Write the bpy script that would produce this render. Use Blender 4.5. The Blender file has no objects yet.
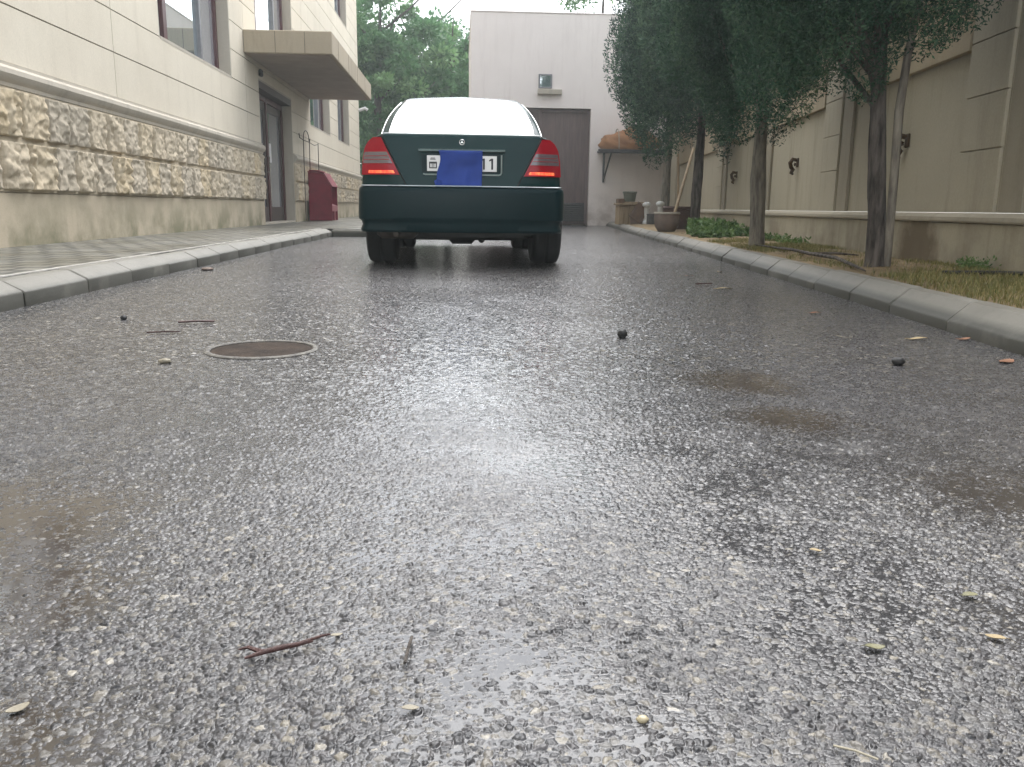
import bpy, bmesh, math, random
import numpy as np
from mathutils import Matrix, Vector

SC = bpy.context.scene
COL = SC.collection
R = math.radians

# ---------------------------------------------------------------- camera
cam_d = bpy.data.cameras.new('camera')
cam = bpy.data.objects.new('camera', cam_d)
COL.objects.link(cam)
cam_d.sensor_width = 36.0
cam_d.lens = 36.0 * 840.0 / 1024.0
cam_d.clip_start = 0.02
cam_d.clip_end = 3000.0
PITCH, YAW, ROLL = R(11.8255), R(3.4775), R(0.7)
cam.matrix_world = (Matrix.Translation((0, 0, 0.46)) @ Matrix.Rotation(-YAW, 4, 'Z')
                    @ Matrix.Rotation(math.pi / 2 - PITCH, 4, 'X') @ Matrix.Rotation(ROLL, 4, 'Z'))
SC.camera = cam

# ---------------------------------------------------------------- sky and sun (overcast)
SUN_EL, SUN_ROT = R(60), R(18)
world = bpy.data.worlds.new('World')
SC.world = world
world.use_nodes = True
wn = world.node_tree.nodes
wl = world.node_tree.links
for n in list(wn):
    wn.remove(n)
sky = wn.new('ShaderNodeTexSky')
sky.sky_type = 'NISHITA'
sky.sun_disc = False
sky.sun_elevation = SUN_EL
sky.sun_rotation = SUN_ROT
sky.air_density = 1.2
sky.dust_density = 2.0
sky.ozone_density = 1.0
hs = wn.new('ShaderNodeHueSaturation')
hs.inputs['Saturation'].default_value = 0.22
bg = wn.new('ShaderNodeBackground')
bg.inputs['Strength'].default_value = 0.15
wo = wn.new('ShaderNodeOutputWorld')
wl.new(sky.outputs[0], hs.inputs['Color'])
wl.new(hs.outputs[0], bg.inputs['Color'])
wl.new(bg.outputs[0], wo.inputs['Surface'])

sun_d = bpy.data.lights.new('sun', 'SUN')
sun_d.energy = 0.55
sun_d.angle = R(60)
sun_d.color = (1.0, 0.985, 0.96)
sun = bpy.data.objects.new('sun', sun_d)
COL.objects.link(sun)
sd = Vector((math.sin(SUN_ROT) * math.cos(SUN_EL), math.cos(SUN_ROT) * math.cos(SUN_EL), math.sin(SUN_EL)))
sun.rotation_euler = sd.to_track_quat('Z', 'Y').to_euler()
sun.location = (0, 0, 30)

SC.view_settings.view_transform = 'Standard'
SC.view_settings.look = 'None'
SC.view_settings.exposure = 1.95
SC.view_settings.gamma = 1.0
SC.view_settings.use_curve_mapping = False
SC.render.engine = 'CYCLES'
SC.cycles.max_bounces = 6
SC.cycles.diffuse_bounces = 3
SC.cycles.glossy_bounces = 3
SC.cycles.transmission_bounces = 4
SC.cycles.transparent_max_bounces = 6
SC.cycles.use_denoising = True

# ---------------------------------------------------------------- materials
def new_mat(name):
    m = bpy.data.materials.new(name)
    m.use_nodes = True
    nt = m.node_tree
    b = nt.nodes['Principled BSDF']
    return m, nt, b

def coords(nt, kind='Object', scale=(1, 1, 1)):
    tc = nt.nodes.new('ShaderNodeTexCoord')
    mp = nt.nodes.new('ShaderNodeMapping')
    mp.inputs['Scale'].default_value = scale
    nt.links.new(tc.outputs[kind], mp.inputs['Vector'])
    return mp.outputs[0]

def noise(nt, vec, scale, detail=5, rough=0.6):
    n = nt.nodes.new('ShaderNodeTexNoise')
    n.inputs['Scale'].default_value = scale
    n.inputs['Detail'].default_value = detail
    n.inputs['Roughness'].default_value = rough
    nt.links.new(vec, n.inputs['Vector'])
    return n.outputs['Fac']

def ramp(nt, fac, stops):
    r = nt.nodes.new('ShaderNodeValToRGB')
    e = r.color_ramp.elements
    while len(e) > 1:
        e.remove(e[-1])
    e[0].position = stops[0][0]
    e[0].color = tuple(stops[0][1]) + (1,)
    for p, c in stops[1:]:
        x = e.new(p)
        x.color = tuple(c) + (1,)
    nt.links.new(fac, r.inputs[0])
    return r.outputs[0]

def mixc(nt, fac, a, b, mode='MIX'):
    m = nt.nodes.new('ShaderNodeMix')
    m.data_type = 'RGBA'
    m.blend_type = mode
    for sock, v in ((m.inputs[0], fac), (m.inputs[6], a), (m.inputs[7], b)):
        if isinstance(v, (int, float)):
            sock.default_value = v
        elif isinstance(v, tuple):
            sock.default_value = v + (1,) if len(v) == 3 else v
        else:
            nt.links.new(v, sock)
    return m.outputs[2]

def bump(nt, b, fac, strength=0.3, dist=0.01):
    n = nt.nodes.new('ShaderNodeBump')
    n.inputs['Strength'].default_value = strength
    n.inputs['Distance'].default_value = dist
    nt.links.new(fac, n.inputs['Height'])
    nt.links.new(n.outputs[0], b.inputs['Normal'])

def mat(name, c1, c2=None, scale=8.0, rough=0.7, metal=0.0, bmp=0.0, bdist=0.01, bscale=None, coat=0.0, stretch=(1, 1, 1), lo=0.35, hi=0.65, spec=0.5):
    m, nt, b = new_mat(name)
    c2 = c2 or tuple(v * 0.8 for v in c1)
    v = coords(nt, 'Object', stretch)
    f = noise(nt, v, scale)
    nt.links.new(ramp(nt, f, [(lo, c1), (hi, c2)]), b.inputs['Base Color'])
    b.inputs['Roughness'].default_value = rough
    b.inputs['Metallic'].default_value = metal
    b.inputs['Specular IOR Level'].default_value = spec
    if coat:
        b.inputs['Coat Weight'].default_value = coat
        b.inputs['Coat Roughness'].default_value = 0.06
    if bmp:
        f2 = noise(nt, v, bscale or scale * 6, 6, 0.7)
        bump(nt, b, f2, bmp, bdist)
    return m

def stucco(name, base, stain, dark, streak=0.5, low_z=None, bstr=0.35, gate=(0.4, 0.62)):
    """plaster or sawn stone: large blotches, vertical run marks, fine grain"""
    m, nt, b = new_mat(name)
    v = coords(nt)
    big = noise(nt, v, 0.9, 6, 0.65)
    col = ramp(nt, big, [(0.3, base), (0.72, stain)])
    vs = coords(nt, 'Object', (3.2, 3.2, 0.38))
    st = noise(nt, vs, 1.4, 5, 0.7)
    stf = ramp(nt, st, [(0.52, (0, 0, 0)), (0.75, (1, 1, 1))])
    mul = nt.nodes.new('ShaderNodeMath')
    mul.operation = 'MULTIPLY'
    mul.inputs[1].default_value = streak
    nt.links.new(stf, mul.inputs[0])
    col = mixc(nt, mul.outputs[0], col, dark)
    fine = noise(nt, v, 60, 4, 0.7)
    col = mixc(nt, 0.25, col, ramp(nt, fine, [(0.3, tuple(c * 0.7 for c in base)), (0.7, tuple(min(1, c * 1.15) for c in base))]))
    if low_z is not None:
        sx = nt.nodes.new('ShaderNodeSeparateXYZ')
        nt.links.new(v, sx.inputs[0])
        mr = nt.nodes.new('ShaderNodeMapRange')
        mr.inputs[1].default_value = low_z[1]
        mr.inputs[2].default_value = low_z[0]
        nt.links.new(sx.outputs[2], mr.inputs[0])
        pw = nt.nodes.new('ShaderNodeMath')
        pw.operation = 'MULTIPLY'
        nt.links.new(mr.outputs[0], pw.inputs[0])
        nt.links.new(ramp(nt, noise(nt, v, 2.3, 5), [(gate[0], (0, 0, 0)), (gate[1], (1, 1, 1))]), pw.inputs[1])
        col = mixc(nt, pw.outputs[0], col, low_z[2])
    nt.links.new(col, b.inputs['Base Color'])
    b.inputs['Roughness'].default_value = 0.85
    b.inputs['Specular IOR Level'].default_value = 0.25
    bump(nt, b, noise(nt, v, 90, 6, 0.75), bstr, 0.004)
    return m

def tone_mat(name, stops, rough=0.7, grain=0.3, gscale=40, bmp=0.0, spec=0.4, transl=0.0):
    """colour picked per vertex by the 'tone' attribute"""
    m, nt, b = new_mat(name)
    a = nt.nodes.new('ShaderNodeAttribute')
    a.attribute_name = 'tone'
    col = ramp(nt, a.outputs['Fac'], stops)
    v = coords(nt)
    g = noise(nt, v, gscale, 5, 0.7)
    if grain:
        col = mixc(nt, grain, col, ramp(nt, g, [(0.3, (0.25, 0.25, 0.25)), (0.7, (1.0, 1.0, 1.0))]), 'MULTIPLY')
    nt.links.new(col, b.inputs['Base Color'])
    b.inputs['Roughness'].default_value = rough
    b.inputs['Specular IOR Level'].default_value = spec
    if bmp:
        bump(nt, b, g, bmp, 0.01)
    if transl:
        t = nt.nodes.new('ShaderNodeBsdfTranslucent')
        nt.links.new(col, t.inputs[0])
        mx = nt.nodes.new('ShaderNodeMixShader')
        mx.inputs[0].default_value = transl
        nt.links.new(b.outputs[0], mx.inputs[1])
        nt.links.new(t.outputs[0], mx.inputs[2])
        nt.links.new(mx.outputs[0], nt.nodes['Material Output'].inputs[0])
    return m

M = {}
M['plaster_l'] = stucco('sawn_limestone', (0.64, 0.585, 0.48), (0.54, 0.485, 0.39), (0.38, 0.33, 0.26), 0.35)
M['plinth'] = stucco('limestone_plinth', (0.50, 0.43, 0.32), (0.40, 0.34, 0.25), (0.28, 0.25, 0.19), 0.4, (0.1, 0.62, (0.17, 0.165, 0.10)))
M['joint'] = mat('joint_mortar', (0.10, 0.09, 0.075), (0.14, 0.125, 0.10), 9, 0.9)
M['stone'] = tone_mat('rock_faced_stone', [(0.0, (0.45, 0.395, 0.31)), (0.35, (0.53, 0.46, 0.355)), (0.6, (0.56, 0.475, 0.345)), (0.8, (0.56, 0.45, 0.29)), (1.0, (0.49, 0.46, 0.39))], 0.9, 0.35, 25, 0.5, 0.2)
M['mould'] = stucco('moulding_stone', (0.47, 0.43, 0.36), (0.38, 0.34, 0.28), (0.20, 0.18, 0.15), 0.6)
M['canopy'] = stucco('canopy_stone', (0.40, 0.34, 0.25), (0.33, 0.28, 0.21), (0.16, 0.15, 0.11), 0.7)
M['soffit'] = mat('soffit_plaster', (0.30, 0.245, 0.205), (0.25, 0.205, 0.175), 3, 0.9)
M['frame_red'] = mat('maroon_frame', (0.075, 0.018, 0.02), (0.055, 0.014, 0.016), 12, 0.4)
M['frame_grey'] = mat('grey_frame', (0.20, 0.20, 0.21), (0.16, 0.16, 0.17), 12, 0.45)
M['curtain'] = mat('curtain_cloth', (0.45, 0.45, 0.47), (0.36, 0.36, 0.38), 4, 0.9, stretch=(1, 12, 0.5))
M['door_dark'] = mat('brown_door', (0.045, 0.030, 0.028), (0.032, 0.022, 0.02), 6, 0.45)
M['black'] = mat('black_plastic', (0.012, 0.012, 0.013), (0.02, 0.02, 0.02), 20, 0.6)
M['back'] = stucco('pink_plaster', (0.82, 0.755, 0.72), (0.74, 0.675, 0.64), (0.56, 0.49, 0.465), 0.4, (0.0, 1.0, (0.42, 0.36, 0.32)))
M['gate'] = mat('brown_gate', (0.15, 0.105, 0.097), (0.105, 0.074, 0.07), 3, 0.6, bmp=0.15, stretch=(6, 6, 0.6))
M['rwall'] = stucco('tan_render', (0.44, 0.40, 0.305), (0.37, 0.335, 0.255), (0.195, 0.165, 0.11), 0.6, (0.0, 0.55, (0.20, 0.165, 0.115)))
M['rstrip'] = stucco('grey_cement', (0.34, 0.305, 0.235), (0.28, 0.25, 0.19), (0.16, 0.145, 0.11), 0.5)
M['rtop'] = stucco('rusty_render', (0.39, 0.335, 0.235), (0.31, 0.25, 0.165), (0.15, 0.115, 0.075), 0.7)
M['kerb'] = stucco('kerb_concrete', (0.215, 0.205, 0.178), (0.145, 0.138, 0.118), (0.085, 0.08, 0.068), 0.6, (0.058, 0.082, (0.065, 0.064, 0.054)), 0.35, (0.18, 0.42))
M['kerb'].node_tree.nodes['Principled BSDF'].inputs['Roughness'].default_value = 0.5
M['grout'] = mat('white_grout', (0.60, 0.58, 0.54), (0.45, 0.43, 0.40), 15, 0.8)
M['bark'] = mat('cypress_bark', (0.15, 0.13, 0.115), (0.028, 0.023, 0.020), 7, 0.95, bmp=0.9, bdist=0.02, bscale=14, stretch=(4, 4, 0.7))
M['bark_pale'] = mat('pale_bark', (0.27, 0.245, 0.20), (0.11, 0.095, 0.08), 8, 0.95, bmp=0.7, bdist=0.015, bscale=16, stretch=(4, 4, 0.7))
M['cypress'] = tone_mat('cypress_leaf', [(0.0, (0.009, 0.034, 0.021)), (0.5, (0.030, 0.082, 0.048)), (1.0, (0.105, 0.185, 0.10))], 0.65, 0, transl=0.15, spec=0.25)
M['broad'] = tone_mat('broad_leaf', [(0.0, (0.055, 0.15, 0.055)), (0.6, (0.11, 0.25, 0.095)), (1.0, (0.21, 0.36, 0.15))], 0.5, 0, transl=0.35)
M['weed'] = tone_mat('weed_leaf', [(0.0, (0.06, 0.13, 0.035)), (1.0, (0.16, 0.25, 0.08))], 0.6, 0, transl=0.25)
M['grass'] = tone_mat('grass_blade', [(0.0, (0.085, 0.115, 0.03)), (0.6, (0.18, 0.17, 0.06)), (1.0, (0.34, 0.27, 0.12))], 0.7, 0, transl=0.2)
M['straw'] = tone_mat('dry_needle', [(0.0, (0.13, 0.085, 0.04)), (0.6, (0.27, 0.185, 0.085)), (1.0, (0.42, 0.31, 0.16))], 0.8, 0)
M['soil'] = mat('soil', (0.17, 0.125, 0.07), (0.27, 0.20, 0.11), 7, 0.95, bmp=0.8, bdist=0.02, bscale=60)
M['earth'] = mat('earth', (0.10, 0.095, 0.06), (0.07, 0.085, 0.04), 0.6, 0.95)
M['paint'] = mat('green_car_paint', (0.0013, 0.027, 0.027), (0.001, 0.024, 0.025), 2, 0.25, metal=0.0, coat=0.0, spec=0.2)
M['bumperp'] = mat('green_bumper_paint', (0.001, 0.0155, 0.019), (0.0012, 0.017, 0.0205), 6, 0.3, coat=0.0, spec=0.15)
M['trim'] = mat('black_rubber', (0.014, 0.015, 0.015), (0.022, 0.022, 0.022), 30, 0.6)
M['chrome'] = mat('bright_trim', (0.72, 0.74, 0.74), (0.6, 0.62, 0.62), 30, 0.2, metal=1.0)
M['tyre'] = mat('tyre_rubber', (0.010, 0.011, 0.012), (0.016, 0.017, 0.018), 30, 0.75)
M['under'] = mat('underbody', (0.020, 0.021, 0.021), (0.03, 0.029, 0.027), 12, 0.75)
M['muffler'] = mat('muffler_steel', (0.12, 0.10, 0.08), (0.06, 0.05, 0.04), 12, 0.55, metal=0.5)
M['red_lens'] = mat('red_lens', (0.34, 0.005, 0.016), (0.30, 0.004, 0.014), 30, 0.15, spec=0.3)
M['smoke_lens'] = mat('smoked_lens', (0.16, 0.13, 0.14), (0.11, 0.085, 0.09), 60, 0.15, coat=1.0, stretch=(0.3, 0.3, 4))
M['plate'] = mat('plate_white', (0.88, 0.88, 0.86), (0.84, 0.84, 0.82), 30, 0.35)
M['ink'] = mat('plate_ink', (0.02, 0.02, 0.025), (0.03, 0.03, 0.03), 30, 0.5)
M['blue'] = mat('blue_cloth', (0.018, 0.055, 0.30), (0.014, 0.045, 0.24), 6, 0.85, bmp=0.15, bscale=200)
M['maroon'] = mat('maroon_sheet_metal', (0.21, 0.013, 0.032), (0.16, 0.011, 0.026), 5, 0.55, bmp=0.05, spec=0.2)
M['maroon_pale'] = mat('worn_maroon_metal', (0.26, 0.07, 0.085), (0.16, 0.02, 0.035), 9, 0.55, spec=0.2)
M['wire'] = mat('rusty_wire', (0.045, 0.035, 0.03), (0.07, 0.045, 0.035), 30, 0.7)
M['rust'] = mat('rusty_iron', (0.05, 0.035, 0.02), (0.10, 0.06, 0.03), 25, 0.85, bmp=0.5, bscale=60)
M['steel'] = mat('dark_steel', (0.055, 0.055, 0.06), (0.09, 0.085, 0.085), 15, 0.6, metal=0.3)
M['orange'] = mat('orange_tarp', (0.34, 0.165, 0.07), (0.24, 0.115, 0.05), 5, 0.8, bmp=0.5, bscale=14, bdist=0.03)
M['wood'] = mat('weathered_wood', (0.36, 0.27, 0.165), (0.25, 0.18, 0.105), 5, 0.8, bmp=0.3, stretch=(5, 5, 0.6))
M['wood_dark'] = mat('brown_board', (0.17, 0.105, 0.065), (0.11, 0.07, 0.045), 6, 0.8, bmp=0.2)
M['clay'] = mat('brown_clay', (0.20, 0.15, 0.12), (0.14, 0.105, 0.085), 6, 0.8, bmp=0.2)
M['clay_rim'] = mat('pale_rim', (0.40, 0.36, 0.30), (0.30, 0.27, 0.22), 10, 0.8)
M['dark_clay'] = mat('dark_reddish_clay', (0.105, 0.062, 0.05), (0.075, 0.046, 0.038), 6, 0.85, bmp=0.2)
M['green_pot'] = mat('grey_green_pot', (0.14, 0.155, 0.12), (0.10, 0.115, 0.09), 6, 0.7)
M['white_post'] = mat('white_plastic', (0.72, 0.72, 0.70), (0.58, 0.58, 0.56), 12, 0.6)
M['grey_tin'] = mat('dull_tin', (0.11, 0.11, 0.11), (0.07, 0.07, 0.07), 12, 0.6)
M['iron_lid'] = mat('cast_iron_lid', (0.058, 0.042, 0.032), (0.026, 0.020, 0.017), 9, 0.85, spec=0.15, bmp=0.5, bscale=50)
M['lid_ring'] = mat('concrete_ring', (0.15, 0.14, 0.12), (0.06, 0.055, 0.05), 30, 0.6, bmp=0.5, bscale=90)
M['twig'] = mat('wet_red_twig', (0.075, 0.030, 0.026), (0.045, 0.02, 0.018), 40, 0.4, bmp=0.4)
M['leaf_tan'] = mat('tan_leaf', (0.36, 0.28, 0.15), (0.26, 0.19, 0.10), 30, 0.6)
M['leaf_pale'] = mat('pale_leaf', (0.30, 0.27, 0.20), (0.21, 0.185, 0.14), 30, 0.6)
M['leaf_olive'] = mat('olive_leaf', (0.19, 0.18, 0.095), (0.13, 0.125, 0.07), 30, 0.55)
M['leaf_brown'] = mat('orange_brown_leaf', (0.26, 0.115, 0.055), (0.18, 0.08, 0.04), 30, 0.6)
M['lamp_white'] = mat('white_pvc', (0.7, 0.7, 0.7), (0.62, 0.62, 0.62), 10, 0.5)

def glass_mat(name, tint, mirror, rough=0.02):
    """window pane: reflects the sky, the rest is dark room or curtain behind"""
    m, nt, b = new_mat(name)
    b.inputs['Base Color'].default_value = tint + (1,)
    b.inputs['Roughness'].default_value = rough
    g = nt.nodes.new('ShaderNodeBsdfGlossy')
    g.inputs['Color'].default_value = (0.92, 0.97, 1.0, 1)
    g.inputs['Roughness'].default_value = rough
    f = nt.nodes.new('ShaderNodeFresnel')
    f.inputs[0].default_value = 1.5
    mr = nt.nodes.new('ShaderNodeMapRange')
    mr.inputs[3].default_value = mirror
    mr.inputs[4].default_value = 1.0
    nt.links.new(f.outputs[0], mr.inputs[0])
    mx = nt.nodes.new('ShaderNodeMixShader')
    nt.links.new(mr.outputs[0], mx.inputs[0])
    nt.links.new(b.outputs[0], mx.inputs[1])
    nt.links.new(g.outputs[0], mx.inputs[2])
    nt.links.new(mx.outputs[0], nt.nodes['Material Output'].inputs[0])
    return m
M['pane'] = glass_mat('window_glass', (0.16, 0.21, 0.225), 0.5)
M['pane_grey'] = glass_mat('curtained_glass', (0.30, 0.30, 0.32), 0.12)
M['car_rear_glass'] = glass_mat('silvered_car_glass', (0.03, 0.04, 0.04), 0.62)
M['car_glass'] = glass_mat('dark_car_glass', (0.01, 0.013, 0.013), 0.12)

# lit reflector strip of the tail lamps
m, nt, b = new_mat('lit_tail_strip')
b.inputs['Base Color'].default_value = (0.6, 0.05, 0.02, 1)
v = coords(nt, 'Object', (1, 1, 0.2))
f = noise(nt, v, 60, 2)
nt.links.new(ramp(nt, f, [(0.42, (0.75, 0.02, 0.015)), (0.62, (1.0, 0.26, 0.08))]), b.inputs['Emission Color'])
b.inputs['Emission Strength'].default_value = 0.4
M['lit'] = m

# pavement of small setts
m, nt, b = new_mat('paving_setts')
v = coords(nt)
br = nt.nodes.new('ShaderNodeTexBrick')
nt.links.new(v, br.inputs['Vector'])
br.inputs['Color1'].default_value = (0.20, 0.19, 0.16, 1)
br.inputs['Color2'].default_value = (0.14, 0.135, 0.115, 1)
br.inputs['Mortar'].default_value = (0.055, 0.054, 0.046, 1)
br.inputs['Scale'].default_value = 1.0
br.inputs['Brick Width'].default_value = 0.2
br.inputs['Row Height'].default_value = 0.2
br.inputs['Mortar Size'].default_value = 0.022
br.inputs['Bias'].default_value = -0.2
col = mixc(nt, 0.7, br.outputs['Color'], ramp(nt, noise(nt, v, 3.0, 6), [(0.3, (0.55, 0.55, 0.5)), (0.7, (1, 1, 1))]), 'MULTIPLY')
nt.links.new(col, b.inputs['Base Color'])
nt.links.new(ramp(nt, noise(nt, v, 2.0, 4), [(0.4, (0.3, 0.3, 0.3)), (0.65, (0.7, 0.7, 0.7))]), b.inputs['Roughness'])
inv = nt.nodes.new('ShaderNodeMath'); inv.operation = 'SUBTRACT'; inv.inputs[0].default_value = 1.0
nt.links.new(br.outputs['Fac'], inv.inputs[1])
bump(nt, b, inv.outputs[0], 0.8, 0.012)
M['paving'] = m

# wet asphalt
m, nt, b = new_mat('wet_asphalt')
def attr(nt, name):
    a = nt.nodes.new('ShaderNodeAttribute'); a.attribute_name = name
    return a.outputs['Fac']
v = coords(nt)
tone = attr(nt, 'tone'); far = attr(nt, 'far')
wmix = nt.nodes.new('ShaderNodeMix')
crk = nt.nodes.new('ShaderNodeTexVoronoi'); crk.feature = 'DISTANCE_TO_EDGE'; crk.inputs['Scale'].default_value = 75
nt.links.new(v, crk.inputs['Vector'])
wfar = ramp(nt, crk.outputs['Distance'], [(0.05, (1, 1, 1)), (0.16, (0, 0, 0))])
wf2 = nt.nodes.new('ShaderNodeMix'); wf2.inputs[0].default_value = 0.75
awet = attr(nt, 'wet')
nt.links.new(awet, wf2.inputs[2]); nt.links.new(wfar, wf2.inputs[3])
nt.links.new(far, wmix.inputs[0]); nt.links.new(awet, wmix.inputs[2]); nt.links.new(wf2.outputs[0], wmix.inputs[3])
wet = wmix.outputs[0]
vor = nt.nodes.new('ShaderNodeTexVoronoi')
vor.inputs['Scale'].default_value = 75
nt.links.new(v, vor.inputs['Vector'])
sepc = nt.nodes.new('ShaderNodeSeparateColor')
nt.links.new(vor.outputs['Color'], sepc.inputs[0])
tmix = nt.nodes.new('ShaderNodeMix')
nt.links.new(far, tmix.inputs[0]); nt.links.new(tone, tmix.inputs[2]); nt.links.new(sepc.outputs[0], tmix.inputs[3])
stone = ramp(nt, tmix.outputs[0], [(0.0, (0.022, 0.022, 0.025)), (0.25, (0.044, 0.044, 0.048)), (0.5, (0.080, 0.076, 0.079)), (0.72, (0.115, 0.116, 0.119)), (0.90, (0.15, 0.14, 0.125)), (0.97, (0.19, 0.175, 0.15)), (0.99, (0.24, 0.22, 0.18)), (1.0, (0.34, 0.32, 0.28))])
grain = noise(nt, v, 420, 3, 0.7)
stone = mixc(nt, 0.55, stone, ramp(nt, grain, [(0.3, (0.4, 0.4, 0.4)), (0.7, (1.25, 1.25, 1.25))]), 'MULTIPLY')
patch = noise(nt, v, 1.1, 5, 0.6)
stone = mixc(nt, 0.6, stone, ramp(nt, patch, [(0.32, (0.70, 0.66, 0.60)), (0.66, (1.12, 1.12, 1.14))]), 'MULTIPLY')
mud = mixc(nt, grain, (0.060, 0.047, 0.034), (0.040, 0.033, 0.026))
deep = attr(nt, 'mud')
bitumen = mixc(nt, deep, (0.045, 0.044, 0.046), mud)
stone = mixc(nt, attr(nt, 'pale'), stone, (0.20, 0.20, 0.205))  # reflection of rear window and sky, painted into the stone colour
col = mixc(nt, wet, stone, bitumen)
nt.links.new(col, b.inputs['Base Color'])
rr = nt.nodes.new('ShaderNodeMapRange')
nt.links.new(wet, rr.inputs[0]); rr.inputs[3].default_value = 0.38; rr.inputs[4].default_value = 0.10
nt.links.new(rr.outputs[0], b.inputs['Roughness'])
sp_ = nt.nodes.new('ShaderNodeMapRange'); sp_.inputs[3].default_value = 0.42; sp_.inputs[4].default_value = 0.6
nt.links.new(wet, sp_.inputs[0]); nt.links.new(sp_.outputs[0], b.inputs['Specular IOR Level'])
# every chipping is its own little facet: tilt the normal per cell
vr = nt.nodes.new('ShaderNodeTexVoronoi'); vr.inputs['Scale'].default_value = 75
nt.links.new(v, vr.inputs['Vector'])
sub = nt.nodes.new('ShaderNodeVectorMath'); sub.operation = 'SUBTRACT'; sub.inputs[1].default_value = (0.5, 0.5, 0.5)
vn = nt.nodes.new('ShaderNodeTexVoronoi'); vn.inputs['Scale'].default_value = 270
nt.links.new(v, vn.inputs['Vector'])
nt.links.new(mixc(nt, far, vn.outputs['Color'], vr.outputs['Color']), sub.inputs[0])
sclv = nt.nodes.new('ShaderNodeVectorMath'); sclv.operation = 'SCALE'
nt.links.new(sub.outputs[0], sclv.inputs[0])
amp = nt.nodes.new('ShaderNodeMapRange')
nt.links.new(far, amp.inputs[0]); amp.inputs[2].default_value = 2.0; amp.inputs[3].default_value = 0.34; amp.inputs[4].default_value = 0.66
dry = nt.nodes.new('ShaderNodeMath'); dry.operation = 'SUBTRACT'; dry.inputs[0].default_value = 1.0
nt.links.new(wet, dry.inputs[1])
am = nt.nodes.new('ShaderNodeMath'); am.operation = 'MULTIPLY'
nt.links.new(amp.outputs[0], am.inputs[0]); nt.links.new(dry.outputs[0], am.inputs[1])
nt.links.new(am.outputs[0], sclv.inputs['Scale'])
geo = nt.nodes.new('ShaderNodeNewGeometry')
addv = nt.nodes.new('ShaderNodeVectorMath'); addv.operation = 'ADD'
nt.links.new(geo.outputs['Normal'], addv.inputs[0]); nt.links.new(sclv.outputs[0], addv.inputs[1])
nrm = nt.nodes.new('ShaderNodeVectorMath'); nrm.operation = 'NORMALIZE'
nt.links.new(addv.outputs[0], nrm.inputs[0])
nt.links.new(nrm.outputs[0], b.inputs['Normal'])
M['asphalt'] = m

# ---------------------------------------------------------------- object helpers
def tag(o, label=None, cat=None, group=None, kind=None):
    if label: o['label'] = label
    if cat: o['category'] = cat
    if group: o['group'] = group
    if kind: o['kind'] = kind
    return o

def thing(name, loc, label, cat, group=None):
    o = bpy.data.objects.new(name, None)
    o.empty_display_size = 0.2
    COL.objects.link(o)
    o.location = loc
    o['root_loc'] = list(loc)
    return tag(o, label, cat, group)

def root_loc(o):
    while o.parent:
        o = o.parent
    return Vector(o.location)

def link(name, me, material, parent=None, smooth=None):
    if material is not None:
        for mm in (material if isinstance(material, (list, tuple)) else [material]):
            me.materials.append(mm)
    if smooth is not None and smooth > 0:
        me.shade_smooth()
        if smooth < 180:
            me.set_sharp_from_angle(angle=R(smooth))
    o = bpy.data.objects.new(name, me)
    COL.objects.link(o)
    if parent is not None:
        o.parent = parent
    return o

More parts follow.
